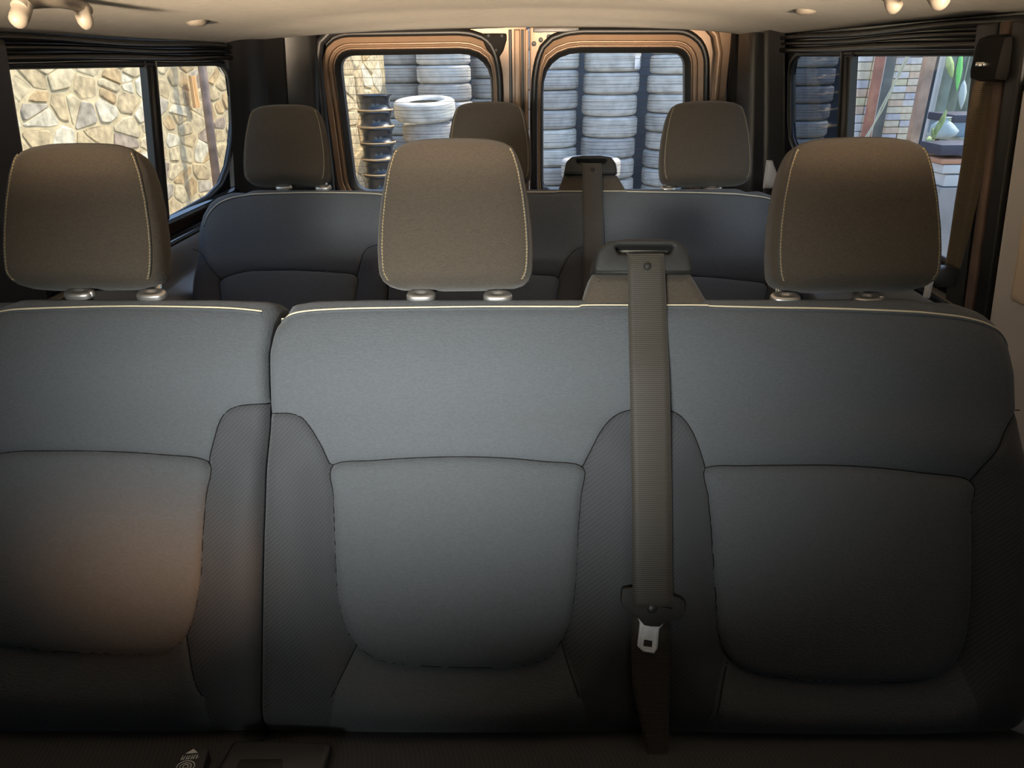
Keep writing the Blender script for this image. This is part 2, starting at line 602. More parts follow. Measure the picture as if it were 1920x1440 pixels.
# --- side windows: window_1 (left), window_2 (right): panes, mullion, seal, sill
def side_window(n, side, opening, mull, glassmats):
    w = thing('window_%d' % n, None, None, (0, 0, 0), kind='structure')
    op = np.array(opening)
    f = wmap(side)
    # panes either side of the mullion, slightly outside the inner skin
    y0, y1 = op[:, 0].min() - .02, op[:, 0].max() + .02
    big = offset(op, 0.012)
    def clip(P, ymin, ymax):
        Q = []
        for lim, sgn in ((ymin, 1), (ymax, -1)):
            Q = []
            for i in range(len(P)):
                a, b = P[i], P[(i + 1) % len(P)]
                ia, ib = sgn * (a[0] - lim) >= 0, sgn * (b[0] - lim) >= 0
                if ia: Q.append(a)
                if ia != ib:
                    t = (lim - a[0]) / (b[0] - a[0])
                    Q.append(a + t * (b - a))
            P = Q
        return np.array(P)
    for (a, b), gm in zip(((y0, mull[0] + .01), (mull[1] - .01, y1)), glassmats):
        P = clip(list(big), a, b)
        v, fc = prism(P, 0.016, 0.012, f)
        weld(raw('pane', v, fc, gm, w, smooth=False))
    # rubber seal round the opening
    m = MB()
    loop = resample(op, 0.02)
    m.tube([f(p[0], p[1], 0.006) for p in loop], 0.008, 8, closed=True)
    m.obj('seal', M['rubber'], w)
    # mullion with two ribs
    v, fc = prism([(mull[0] + .012, 1.50), (mull[1], 1.50), (mull[1], ZW + .01), (mull[0] + .012, ZW + .01)], 0.011, 0.001, f, bev=0.006)
    weld(raw('mullion', v, fc, M['plastic'], w))
    m = MB()
    ym = mull[0] * .35 + mull[1] * .65
    m.tube([f(ym, 1.49, 0.002), f(ym, 1.855, 0.002)], 0.006, 8)
    m.obj('mullion_rib', M['trim'], w)
    # curtain-like ribs above the glass
    for k, (zz, rr) in enumerate(((1.872, .0075), (1.887, .005), (1.901, .0065))):
        m = MB()
        m.tube([f(y, zz + .0015 * math.sin(9 * y + k), -0.006) for y in np.linspace(1.10, op[:, 0].max() + .05, 24)], rr, 8)
        m.obj('header_rib', M['gloss'], w)
    return w
side_window(1, -1, LEFT_OPEN, (onwall(-1, 265, 120)[0], onwall(-1, 290, 118)[0]), (M['glass'], M['glass']))
side_window(2, 1, RIGHT_OPEN, (onwall(1, 1605, 95)[0], onwall(1, 1580, 98)[0]), (M['glass'], M['tint']))

# --- sills and lower side trim (stepped ledges under the windows)
def sill(name, side):
    prof = [(1.512, 0.0), (1.508, -0.012), (1.500, -0.016), (1.492, -0.016), (1.488, -0.008), (1.470, -0.008),
            (1.462, -0.020), (1.455, -0.026), (1.448, -0.026)]
    ys = np.linspace(1.1, 2.30, 14)
    v, fc = [], []
    for y in ys:
        for z, t in prof:
            v.append(wmap(side)(y, z, t))
    n = len(prof)
    for i in range(len(ys) - 1):
        for k in range(n - 1):
            a = i * n + k
            fc.append((a, a + 1, a + n + 1, a + n))
    o = raw(name, v, fc, M['gloss'])
    auto_smooth(o, 50)
    return tag(o, kind='structure')
sill('trim_1', -1)
sill('trim_2', 1)
def lower_panel(name, side):  # moulded panel under the sill
    prof = [(1.448, -0.026), (1.435, -0.034), (1.38, -0.040), (1.36, -0.046), (1.335, -0.085), (1.322, -0.092), (1.30, -0.092), (0.56, -0.05)]
    ys = np.linspace(1.1, 2.40, 8)
    v, fc = [], []
    for y in ys:
        for z, t in prof:
            v.append(wmap(side)(y, z, t))
    n = len(prof)
    for i in range(len(ys) - 1):
        for k in range(n - 1):
            a = i * n + k
            fc.append((a, a + 1, a + n + 1, a + n))
    o = raw(name, v, fc, M['sheen'])
    auto_smooth(o, 60)
    return tag(o, kind='structure')
lower_panel('trim_3', -1)
lower_panel('trim_4', 1)

# --- headliner
def ceil_z(x, y):
    a = min(1, abs(x) / 0.78)
    side = ZH + 0.070 * (1 - a ** 2.6) ** 0.75
    # the rear edge arches down towards the doors
    t = max(0.0, (y - 2.02) / 0.40)
    lip = 0.030 * min(1, t) ** 1.6
    rear = 1.914 + 0.050 * (1 - a ** 2.2)
    z = side - lip * (1 - a ** 3)
    if t > 0:
        k = min(1, t) ** 2
        z = z * (1 - k) + min(z, rear) * k
    return z
xs = np.concatenate([np.linspace(-0.78, -0.55, 12), np.linspace(-0.5, 0.5, 21), np.linspace(0.55, 0.78, 12)])
ys = np.concatenate([np.linspace(-1.6, 1.0, 10), np.linspace(1.1, 2.44, 40)])
v, fc = [], []
for y in ys:
    for x in xs:
        v.append((x, y, ceil_z(x, y)))
nx = len(xs)
for i in range(len(ys) - 1):
    for k in range(nx - 1):
        a = i * nx + k
        fc.append((a, a + 1, a + nx + 1, a + nx))
# rolled rear hem
b = len(v)
for dy, dz in ((0.006, 0.001), (0.010, 0.006), (0.010, 0.05)):
    for x in xs:
        v.append((x, ys[-1] + dy, ceil_z(x, ys[-1]) + dz))
last = (len(ys) - 1) * nx
for r_ in range(3):
    lo = last if r_ == 0 else b + (r_ - 1) * nx
    hi = b + r_ * nx
    for k in range(nx - 1):
        fc.append((lo + k, lo + k + 1, hi + k + 1, hi + k))
# rolled side hems
for sx, k in ((-1, 0), (1, nx - 1)):
    b = len(v)
    for y in ys:
        v.append((sx * 0.784, y, ZH - .003))
    for y in ys:
        v.append((sx * 0.800, y, ZH - .001))
    for i in range(len(ys) - 1):
        fc.append((i * nx + k, (i + 1) * nx + k, b + i + 1, b + i))
        fc.append((b + i, b + i + 1, b + len(ys) + i + 1, b + len(ys) + i))
ceil = raw('ceiling', v, fc, M['headliner'])
tag(ceil, kind='structure')
m = MB().box((-0.92, -1.7, 2.06), (0.92, 2.66, 2.10), 0.0)
tag(m.obj('roof', M['paint'], smooth=False), kind='structure')

# --- grab handles and coat hooks on the headliner
def handle_px(label, side, legs, bar, xx):
    """two stout legs joined by a grip bar, hanging on the sloping side of the headliner"""
    ps = [at(x, y, X=xx) for x, y in legs]
    bs = [at(x, y, X=xx) for x, y in bar]
    t = thing('grab_handle', label, 'grab handle', tuple(np.mean(ps, 0)))
    for p, q in zip(ps, bs):
        m = MB()
        pts = spline([p + np.array([side * .006, 0, -.001]), p + np.array([0, 0, .003]), p * .5 + q * .5, q], 6)
        n = len(pts)
        m.tube(pts, [.0085 + .0030 * min(1, 4 * k / (n - 1)) for k in range(n)], 14)
        m.obj('mount', M['handle'], t)
    m = MB()
    a, b = bs
    d = (b - a) / np.linalg.norm(b - a)
    pts = spline([a - d * .012 - np.array([0, 0, .006]), a, a + d * .02 + np.array([0, 0, .004]), (a + b) / 2 + np.array([-side * .006, 0, .006]), b - d * .02 + np.array([0, 0, .004]), b, b + d * .012 - np.array([0, 0, .006])], 6)
    m.tube(pts, .0105, 14)
    m.obj('grip', M['handle'], t)
    return t
handle_px('beige grab handle with two stout legs above the left side window', -1, [(36, 40), (160, 44)], [(44, 6), (152, 12)], -0.600)
handle_px('beige grab handle on the headliner above the right side window', 1, [(1762, 6), (1676, 14)], [(1750, -24), (1672, -18)], 0.600)

def coat_hook(label, side, px):
    xx = side * 0.645
    p = at(px[0], px[1], X=xx)
    t = thing('coat_hook', label, 'coat hook', tuple(p))
    m = MB()
    prof = [(0.0, -0.010), (0.012, -0.0095), (0.019, -0.006), (0.021, 0.0), (0.021, 0.03)]
    m.lathe(prof, 20, (p[0], p[1], p[2]))
    m.v = [(x, p[1] + (y - p[1]) * 1.35, z) for x, y, z in m.v]
    m.obj('cap', M['handle'], t)
    m = MB()
    m.tube([(p[0] - side * .006, p[1] + .02, p[2] - .002), (p[0] - side * .012, p[1] + .035, p[2] + .004), (p[0] - side * .010, p[1] + .06, p[2] + .016)], .006, 8)
    m.obj('tab', M['handle'], t)
coat_hook('round beige coat hook on the headliner over the left rear pane', -1, (368, 40))
coat_hook('round beige coat hook on the headliner over the right rear pane', 1, (1512, 18))

# --- rear corner pillars
def pillar(name, side, prof, z0, z1, m_):
    v, fc = [], []
    n = len(prof)
    for z in np.linspace(z0, z1, 8):
        for x, y in prof:
            k = (y - 2.2) / .35
            v.append((side * (x + TH * (1.86 - z) * max(0, 1 - k * .6)), y, z))
    for i in range(7):
        for k in range(n - 1):
            a = i * n + k
            fc.append((a, a + 1, a + n + 1, a + n))
    o = raw(name, v, fc, m_)
    auto_smooth(o, 65)
    return tag(o, kind='structure')
pillar('wall_left_rear', -1, [(0.775, 2.215), (0.765, 2.235), (0.755, 2.24), (0.735, 2.29), (0.72, 2.35), (0.715, 2.37), (0.675, 2.40), (0.672, 2.42),
                              (0.605, 2.435), (0.592, 2.445), (0.584, 2.47), (0.584, 2.56)], 0.56, 1.965, M['darktrim'])
pillar('wall_right_rear', 1, [(0.775, 2.13), (0.770, 2.15), (0.745, 2.16), (0.742, 2.20), (0.745, 2.215), (0.772, 2.23), (0.772, 2.26), (0.742, 2.275),
                              (0.738, 2.30), (0.735, 2.44), (0.765, 2.455), (0.766, 2.475), (0.735, 2.49), (0.735, 2.57)], 0.56, 1.965, M['darktrim'])
# white-grey quarter trim low beside the right end of the rear bench
m = MB()
p = [at(*q, Y=2.12) for q in [(1430, 352), (1437, 300), (1446, 300), (1456, 330), (1462, 352)]]
v, fc = prism([(q[0], q[2]) for q in p], 0.0, 0.02, lambda a, b, n: (a, 2.12 - n, b), bev=0.006)
o = weld(raw('trim_5', v, fc, M['trimlt']))
tag(o, kind='structure')

# --- header over the rear doors, body frame
YD = 2.55
m = MB()
m.box((-0.80, 2.49, 1.958), (0.80, 2.62, 2.06), 0.006)
tag(m.obj('wall_back', M['paint']), kind='structure')
auto_smooth(bpy.data.objects['wall_back'])
m = MB()
m.box((-0.90, 2.50, 0.45), (0.90, 2.62, 0.60), 0.005)
tag(m.obj('trim_6', M['paint'], smooth=False), kind='structure')

# --- rear doors with stepped window surrounds
def px_loop(pts, Y, r):
    P = [at(x, y, Y=Y) for x, y in pts]
    s = 0.91 * Y / FPX
    return rounded([(p[0], p[2]) for p in P], [q * s * 1.1 for q in r])

def rear_door(n, glass_px, glass_r, outline, inner):
    d = thing('door_%d' % n, None, None, (0, 0, 0), kind='structure')
    G = px_loop(glass_px, YD, glass_r)
    if area2(G) < 0: G = G[::-1]
    def f(a, b, nn):                         # nn towards the cabin
        return (a, YD - nn, b)
    # stepped surround: lofted loops (offset outwards, height towards cabin)
    steps = [(0.004, -0.045), (0.004, -0.012), (0.018, 0.003), (0.021, 0.004), (0.0235, -0.002), (0.0255, -0.002), (0.0275, 0.010), (0.034, 0.0125),
             (0.036, 0.007), (0.0385, 0.007), (0.041, 0.020), (0.056, 0.026), (0.060, 0.022)]
    gx = G[:, 0].max() if inner > 0 else G[:, 0].min()
    def off2(d):                             # the surround is narrower on the side where the two doors meet
        P = offset(G, d)
        k = (P[:, 0] - gx) * inner > 0
        P[k, 0] = gx + (P[k, 0] - gx) * .50
        return P
    loops = [(off2(o_), h) for o_, h in steps]
    def loft(i0, i1, name, m_):
        v, fc = [], []
        k = len(G)
        for L, h in loops[i0:i1 + 1]:
            v += [f(p[0], p[1], h) for p in L]
        for r_ in range(i1 - i0):
            for i in range(k):
                a, b = r_ * k + i, r_ * k + (i + 1) % k
                fc.append((a, b, b + k, a + k))
        o = raw(name, v, fc, m_, d)
        auto_smooth(o, 35)
        return o
    loft(0, 3, 'window_seal', M['rubber'])
    loft(3, 12, 'window_frame', M['paint'])
    m = MB()
    m.tube([f(p[0], p[1], 0.020) for p in resample(off2(0.067), 0.02)], 0.0110, 10, closed=True)
    m.obj('frame_gasket', M['rubber'], d)
    # pane
    v, fc = prism(offset(G, 0.008), -0.016, -0.011, lambda a, b, nn: (a, YD - nn + .065 * (1.88 - b), b))
    weld(raw('pane', v, fc, M['rearglass'], d, smooth=False))
    # inner skin of the door
    v, fc = prism(outline, -0.05, 0.012, f, holes=[off2(0.058)], bev=0.003)
    weld(raw('door_panel', v, fc, M['paint'], d))
    # demister wires
    zs = np.arange(G[:, 1].min() + .03, G[:, 1].max() - .01, 0.026)
    m = MB()
    for z in zs:
        x0, x1 = [], []
        for i in range(len(G)):
            a, b = G[i], G[(i + 1) % len(G)]
            if (a[1] > z) != (b[1] > z):
                x0.append(a[0] + (z - a[1]) / (b[1] - a[1]) * (b[0] - a[0]))
        if len(x0) >= 2:
            yy = YD + .0105 + .065 * (1.88 - z)
            m.tube([(min(x0), yy, z), (max(x0), yy, z)], 0.0006, 4)
    o = m.obj('demister_wires', M['wire'], d)
    o['kind'] = 'stuff'
    return d, f
DL = [(-0.70, 0.62), (0.078, 0.62), (0.078, 1.985), (-0.66, 1.985)]
DR = [(0.088, 0.62), (0.735, 0.62), (0.735, 1.985), (0.088, 1.985)]
dl, fd = rear_door(1, [(637, 107), (918, 103), (922, 357), (668, 357)], [22, 52, 26, 26], DL, 1)
dr, fd = rear_door(2, [(1020, 102), (1283, 102), (1283, 356), (1021, 356)], [62, 22, 16, 20], DR, -1)
# centre posts, latch bracket, screws, holes
def zrange(x, w, z0, z1, n0, n1, name, m_, par, bev=0.004):
    v, fc = prism([(x - w, z0), (x + w, z0), (x + w, z1), (x - w, z1)], n0, n1, fd, bev=min(bev, w * .45))
    return weld(raw(name, v, fc, m_, par))
xg = [at(x, 90, Y=YD)[0] for x in (957, 966, 974, 982, 990)]
zrange(xg[0], .005, 0.62, 1.945, 0.01, 0.022, 'edge_seal', M['rubber'], dl)
zrange((xg[1] + xg[2]) / 2, .010, 0.62, 1.945, 0.01, 0.030, 'closing_flange', M['paint'], dl)
zrange(xg[3] - .004, .004, 0.62, 1.945, 0.0, 0.018, 'edge_seal', M['rubber'], dr)
zrange(xg[4] - .004, .006, 0.62, 1.945, 0.01, 0.028, 'closing_flange', M['paint'], dr)
P = [at(*q, Y=YD - .02) for q in [(905, 63), (950, 63), (950, 75), (944, 95), (936, 107), (925, 107), (912, 92), (905, 75)]]
v, fc = prism(rounded([(p[0], p[2]) for p in P], .006), 0.012, 0.030, fd, bev=0.004)
br = weld(raw('latch_bracket', v, fc, M['matte'], dl))
sub(br, dl)
for q in ((916, 67), (941, 67), (930, 94)):
    p = at(*q, Y=YD - .03)
    s_ = MB().lathe([(0, .004), (.004, .0035), (.0055, .001), (.0055, -.003)], 10).obj('screw', M['trim'], br, loc=(0, 0, 0))
    s_.rotation_euler = (math.radians(90), 0, 0)
    s_.location = (p[0], YD - .030, p[2])
for q in ((1001, 82), (1014, 75), (1029, 69)):
    p = at(*q, Y=YD - .012)
    s_ = MB().lathe([(0, .0006), (.0052, .0006), (.0066, .0012), (.0078, .0012), (.0078, -.004)], 14).obj('hole_dark_disc', M['rubber'], dr, loc=(0, 0, 0))  # dark disc put in for the shade inside a hole
    s_.rotation_euler = (math.radians(90), 0, 0)
    s_.location = (p[0], YD - .0125, p[2])
p0, p1 = at(1000, 57, Y=YD - .02), at(1085, 57, Y=YD - .02)
MB().box((p0[0], YD - .03, p0[2] - .006), (p1[0], YD - .012, p0[2] + .008), .002).obj('striker_plate', M['trim'], dr)

# body frame ring beside the right door
p = at(1348, 100, Y=2.50)
m = MB()
m.tube([(p[0] - .60, 2.50, 1.960), (p[0] - .10, 2.50, 1.957), (p[0] - .045, 2.50, 1.948), (p[0] - .015, 2.50, 1.92), (p[0], 2.50, 1.87), (p[0] + .004, 2.50, 1.5), (p[0] + .004, 2.50, 0.8)], .012, 10)
tag(m.obj('trim_7', M['paint']), kind='structure')
m = MB()
pl = at(594, 120, Y=2.47)
m.tube([(pl[0] + .60, 2.49, 1.962), (pl[0] + .09, 2.49, 1.952), (pl[0] + .045, 2.49, 1.942), (pl[0] + .015, 2.48, 1.915), (pl[0], 2.48, 1.86), (pl[0] - .002, 2.48, 1.5), (pl[0] - .02, 2.48, 0.8)], .013, 10)
tag(m.obj('trim_8', M['plastic']), kind='structure')

# --- right B pillar: black seals, brown band, pale trim with a beige pad
def strip(name, y0, y1, z0, z1, t0, t1, m_, side=1, bev=.006, kind='structure'):
    v, fc = prism([(y0, z0), (y1, z0), (y1, z1), (y0, z1)], t0, t1, lambda a, b, n: wmap(side)(a, b, -n), bev=bev)
    o = weld(raw(name, v, fc, m_))
    return tag(o, kind=kind)
def ywall(x, y, d): return hit(x, y, (0.78 - d, 0, 1.86), (1, 0, TH))[1]
strip('trim_9', ywall(1838, 300, .02), ywall(1800, 300, .02), 0.56, 1.90, -.02, .020, M['plastic'])
strip('trim_10', ywall(1858, 300, .03), ywall(1840, 300, .03), 0.56, 1.90, -.02, .030, M['rust'])
strip('trim_11', ywall(1888, 300, .035), ywall(1860, 300, .035), 0.56, 1.90, -.02, .034, M['rubber'])
strip('trim_12', 0.60, ywall(1888, 300, .045), 0.56, 1.82, -.02, .045, M['trimlt'], bev=.02)
yb = ywall(1897, 500, .05)
strip('trim_13', 0.66, yb, 1.525, 1.78, .03, .053, M['beige'], bev=.018)
# left B pillar edge
strip('trim_14', 0.62, 1.235, 0.56, 1.90, -.02, .03, M['plastic'], side=-1, bev=.02)
strip('trim_15', 0.62, 1.12, 0.56, 1.45, .02, .06, M['beige'], side=-1, bev=.02)

# --- front of the van behind the camera: bulkhead below the windscreen, front seat backs (one piece of setting)
m = MB()
m.box((-0.95, -1.72, 0.46), (0.95, -1.60, 1.36), .01)
tag(m.obj('wall_front', M['plastic'], smooth=False), kind='structure')

# ================================================================== SEATS
PHI = math.radians(25.5)
N_ = np.array([0, -math.cos(PHI), math.sin(PHI)])
V_ = np.array([0, math.sin(PHI), math.cos(PHI)])
O_ = CAM + 0.92 * ray(960, 720)
O_[0] = 0
def uv(x, y):
    p = hit(x, y, O_, N_)
    return np.array([p[0], np.dot(p - O_, V_)])
def sp(u, v, n=0.0):
    return O_ + np.array([u, 0, 0]) + v * V_ + n * N_
def uvs(L): return np.array([uv(*p) for p in L])

END = [(1770, 555), (1815, 561), (1862, 578), (1890, 602), (1912, 645), (1926, 700), (1940, 830), (1955, 1000), (1962, 1200), (1955, 1395)]
MIR = [(1754 - x, y) for x, y in END]
SEATS = dict(
    single=dict(
        top=[MIR[0]] + [(120, 556), (400, 557), (485, 560), (506, 564), (513, 574)],
        side=[(513, 574), (507, 610), (500, 660), (499, 800), (491, 1000), (486, 1200), (483, 1300), (478, 1395)],
        bottom=[(478, 1395), (200, 1395), (MIR[-1][0], 1395)],
        end=MIR[::-1],
        inserts=[[(-85, 880), (0, 850), (100, 846), (200, 847), (300, 853), (388, 867), (384, 930), (378, 1000), (373, 1090), (360, 1160), (345, 1195), (320, 1217), (290, 1227),
                  (200, 1227), (100, 1222), (10, 1212), (-30, 1195), (-60, 1150), (-75, 1080), (-80, 1000), (-84, 930)]],
        bolsters=[[(520, 757), (500, 757), (455, 760), (430, 768), (414, 786), (402, 825), (388, 867), (384, 930), (378, 1000), (373, 1090), (360, 1160), (345, 1195),
                   (360, 1240), (390, 1300), (400, 1400), (520, 1400)],
                  [(-230, 760), (-190, 765), (-150, 790), (-115, 840), (-85, 880), (-84, 930), (-80, 1000), (-75, 1080), (-60, 1150), (-30, 1195), (-50, 1260), (-70, 1400), (-260, 1400)]],
        seams=[[(500, 757), (455, 760), (430, 768), (414, 786), (402, 825), (388, 867)], [(345, 1195), (365, 1250), (385, 1300)],
               [(-190, 765), (-150, 790), (-115, 840), (-85, 880)]],
        piping=[(-138, 690), (-120, 650), (-90, 615), (-50, 594), (0, 582), (60, 578), (140, 575), (230, 573), (330, 574), (430, 577), (490, 583)],
        heads=[(0, 0)]),
    double=dict(
        top=[(524, 588), (540, 566), (580, 559), (700, 556), (1085, 556), (1400, 556), (1600, 555), (1700, 554), (1770, 555)],
        side=[(484, 1395), (487, 1300), (489, 1200), (494, 1000), (503, 800), (504, 660), (514, 612), (524, 588)],
        bottom=[(1955, 1395), (1500, 1395), (900, 1395), (484, 1395)],
        end=END,
        inserts=[[(622, 873), (700, 864), (780, 859), (860, 857), (940, 859), (1020, 866), (1093, 876), (1090, 930), (1084, 1000), (1080, 1090), (1070, 1160), (1052, 1205), (1030, 1232),
                  (990, 1247), (940, 1253), (850, 1253), (760, 1248), (705, 1237), (668, 1210), (645, 1165), (632, 1100), (627, 1000), (624, 930)],
                 [(1325, 879), (1400, 874), (1480, 873), (1560, 873), (1640, 877), (1730, 887), (1825, 903), (1824, 960), (1823, 1040), (1820, 1130), (1812, 1190), (1795, 1235), (1765, 1262),
                  (1720, 1278), (1650, 1281), (1550, 1279), (1450, 1270), (1390, 1254), (1360, 1225), (1348, 1180), (1341, 1100), (1335, 1000), (1329, 930)]],
        bolsters=[[(470, 776), (503, 776), (540, 775), (565, 783), (585, 805), (603, 835), (616, 870), (622, 873), (624, 930), (627, 1000), (632, 1100), (645, 1165), (668, 1210), (640, 1270), (610, 1400), (470, 1400)],
                  [(1213, 768), (1180, 769), (1150, 782), (1125, 810), (1105, 850), (1093, 876), (1090, 930), (1084, 1000), (1080, 1090), (1070, 1160), (1052, 1205), (1085, 1270), (1110, 1400), (1213, 1400)],
                  [(1213, 768), (1250, 769), (1275, 779), (1295, 805), (1312, 845), (1325, 879), (1329, 930), (1335, 1000), (1341, 1100), (1348, 1180), (1360, 1225), (1335, 1300), (1315, 1400), (1213, 1400)],
                  [(1960, 770), (1925, 773), (1890, 800), (1860, 845), (1837, 880), (1825, 903), (1824, 960), (1823, 1040), (1820, 1130), (1812, 1190), (1795, 1235), (1815, 1300), (1830, 1400), (2000, 1400)]],
        seams=[[(503, 776), (540, 775), (565, 783), (585, 805), (603, 835), (616, 870), (622, 873)],
               [(1213, 768), (1180, 769), (1150, 782), (1125, 810), (1105, 850), (1093, 876)],
               [(1213, 768), (1250, 769), (1275, 779), (1295, 805), (1312, 845), (1325, 879)],
               [(1940, 770), (1925, 773), (1890, 800), (1860, 845), (1837, 880), (1825, 903)],
               [(1213, 600), (1213, 768), (1213, 1000), (1213, 1390)],
               [(668, 1210), (640, 1270), (625, 1300)], [(1052, 1205), (1070, 1260), (1085, 1300)], [(1365, 1245), (1350, 1290), (1340, 1330)]],
        piping=[(519, 595), (545, 588), (580, 582), (650, 578), (760, 576), (900, 574), (1040, 574), (1085, 574), (1100, 571), (1200, 571), (1320, 571), (1340, 573), (1450, 576),
                (1560, 578), (1680, 583), (1760, 588), (1820, 597), (1862, 610), (1890, 625), (1912, 648), (1926, 690)]),
)

def sstep(x):
    x = np.clip(x, 0, 1)
    return x * x * (3 - 2 * x)

def build_seat(sd, root):
    top, side, bot, end = [uvs(sd[k]) for k in ('top', 'side', 'bottom', 'end')]
    if sd is SEATS['single']:
        sil = np.vstack([top, side[1:], bot[1:], end[1:-1]])
    else:
        sil = np.vstack([top, end[1:], bot[1:], side[1:-1]])
    ins = [spline(uvs(i), 4, True) for i in sd['inserts']]
    bol = [uvs(b) for b in sd['bolsters']]
    seams = [spline(uvs(s), 5) for s in sd['seams']]
    sil_r = resample(sil, 0.008)
    def surf(P):
        P = np.asarray(P, float)
        n = np.zeros(len(P))
        for line, r in ((top, .034), (side, .016), (end, .045), (bot, .05)):
            d = np.clip(dist(P, line), 0, r)
            n += -r + np.sqrt(np.maximum(0, r * r - (r - d) ** 2))
        n = np.maximum(n, -.06)
        # bolsters stand proud beside the inserts
        di = np.full(len(P), 1e9)
        for i in ins:
            q = dist(P, i, True)
            inn = inside(P, i)
            n += np.where(inn, 0.007 * (1 - np.exp(-q / .018)) - 0.002 + .006 * sstep((P[:, 1] - .0) / -.3), 0)
            di = np.minimum(di, np.where(inn, 0, q))
        w = sstep((-.02 - P[:, 1]) / .10)
        n += 0.016 * sstep(di / .055) * w * np.exp(-np.maximum(0, di - .06) / .05)
        # the upper panel swells gently
        n += 0.008 * np.exp(-((P[:, 1] - .035) / .06) ** 2)
        for s in ins:
            n -= 0.0048 * np.exp(-(dist(P, s, True) / .0042) ** 1.3)
        for s in seams:
            n -= 0.0045 * np.exp(-(dist(P, s) / .0040) ** 1.3)
        return n
    # points: outlines, offset rows next to seams, grid
    loops = [sil_r] + [resample(i, .006) for i in ins]
    pts, edges = [], []
    for L in loops:
        b = len(pts)
        pts += [tuple(p) for p in L]
        edges += [(b + i, b + (i + 1) % len(L)) for i in range(len(L))]
    for b_ in bol:
        L = resample(b_, .006)
        b = len(pts)
        pts += [tuple(p) for p in L]
        edges += [(b + i, b + (i + 1) % len(L)) for i in range(len(L))]
    rows = []
    for L in loops[1:]:
        for o_ in (-.009, -.0055, -.0027, .0027, .0055, .009):
            rows.append(offset(L, o_))
    for o_ in (-.002, -.005, -.010, -.016, -.024):
        rows.append(offset(sil_r, o_))
    for s in seams:
        R_ = resample(s, .006, False)
        t = np.gradient(R_, axis=0)
        t /= (np.linalg.norm(t, axis=1)[:, None] + 1e-9)
        nn = np.stack([-t[:, 1], t[:, 0]], 1)
        for o_ in (-.009, -.0055, -.0027, 0, .0027, .0055, .009):
            rows.append(R_ + nn * o_)
    g = np.stack(np.meshgrid(np.arange(sil[:, 0].min(), sil[:, 0].max(), .011), np.arange(sil[:, 1].min(), sil[:, 1].max(), .011)), -1).reshape(-1, 2)
    keep = dist(g, sil_r, True) > .006
    for L in ins: keep &= dist(g, L, True) > .010
    for s in seams: keep &= dist(g, s) > .010
    extra = np.vstack(rows + [g[keep]])
    extra = extra[inside(extra, sil_r)]
    pts += [tuple(p) for p in extra]
    r = delaunay_2d_cdt([Vector(p) for p in pts], edges, [], 0, 1e-5)
    V = np.array([tuple(p) for p in r[0]])
    F = np.array(r[2])
    c = V[F].mean(1)
    ok = inside(c, sil_r)
    F, c = F[ok], c[ok]
    n = surf(V)
    W_ = [sp(a, b, k) for (a, b), k in zip(V, n)]
    cls = np.zeros(len(F), int)
    for k, b_ in enumerate(bol): cls[inside(c, b_)] = 10 + k
    for k, i in enumerate(ins): cls[inside(c, i)] = 1 + k
    vlow = uv(900, 1215)[1]
    cls[(cls == 0) & (c[:, 1] < vlow)] = 5
    names = {0: ('backrest', M['fabric']), 1: ('center_panel', M['fabric']), 2: ('center_panel', M['fabric']), 5: ('lower_panel', M['fabric'])}
    for k in sorted(set(cls)):
        nm, m_ = names.get(k, ('bolster', M['twill']))
        T = F[cls == k]
        used = sorted(set(T.ravel()))
        mp = {o_: i for i, o_ in enumerate(used)}
        vv = [W_[o_] for o_ in used]
        ff = [tuple(mp[i] for i in t) for t in T]
        if k == 0:                       # shell: rolled skirt and back
            sr = sil_r if area2(sil_r) > 0 else sil_r[::-1]
            ns = surf(sr)
            m_n = len(sr)
            rings = [(sr, ns)]
            for dn, ins_ in ((.02, .000), (.05, .003), (.085, .010), (.10, .03)):
                rings.append((offset(sr, -ins_), np.minimum(ns - .001, -.03 - dn)))
            b = len(vv)
            for R_, nn in rings:
                vv += [sp(p[0], p[1], q) for p, q in zip(R_, nn)]
            for q in range(len(rings) - 1):
                for i in range(m_n):
                    a0, a1 = b + q * m_n + i, b + q * m_n + (i + 1) % m_n
                    ff.append((a0 + m_n, a1 + m_n, a1, a0))
            Vb, Fb, _ = tri2d([rings[-1][0]])
            b = len(vv)
            vv += [sp(p[0], p[1], -.13) for p in Vb]
            ff += [tuple(b + i for i in t)[::-1] for t in Fb]
        raw(nm, vv, ff, m_, root)
    # contrast piping: a cord and a welt below it
    pp = spline(uvs(sd['piping']), 6)
    pn = surf(pp)
    MB().tube([sp(a, b, k + .0006) for (a, b), k in zip(pp, pn)], .0013, 6).obj('piping', M['thread'], root)
    q = pp - np.array([0, .0034])
    qn = surf(q)
    MB().tube([sp(a, b, k + .0002) for (a, b), k in zip(q, qn)], .0020, 6).obj('welt', M['fabric'], root)
    # thin dark seams sunk in the grooves
    sm = MB()
    for c_ in ins:
        L = resample(c_, .006)
        sm.tube([sp(a, b, k + .0007) for (a, b), k in zip(L, surf(L))], .0008, 5, closed=True)
    for c_ in seams:
        L = resample(c_, .006, False)
        sm.tube([sp(a, b, k + .0007) for (a, b), k in zip(L, surf(L))], .0007, 5)
    sm.obj('seam', M['matte'], root)
    # seat cushion
    x0, x1 = (sil[:, 0].min() + .004, uv(481, 1390)[0]) if sd is SEATS['single'] else (uv(487, 1390)[0], sil[:, 0].max() - .004)
    z1 = sp(0, uv(900, 1392)[1])[2]
    y1 = sp(0, uv(900, 1392)[1])[1]
    cm = MB()
    ny, nxn = 16, 24
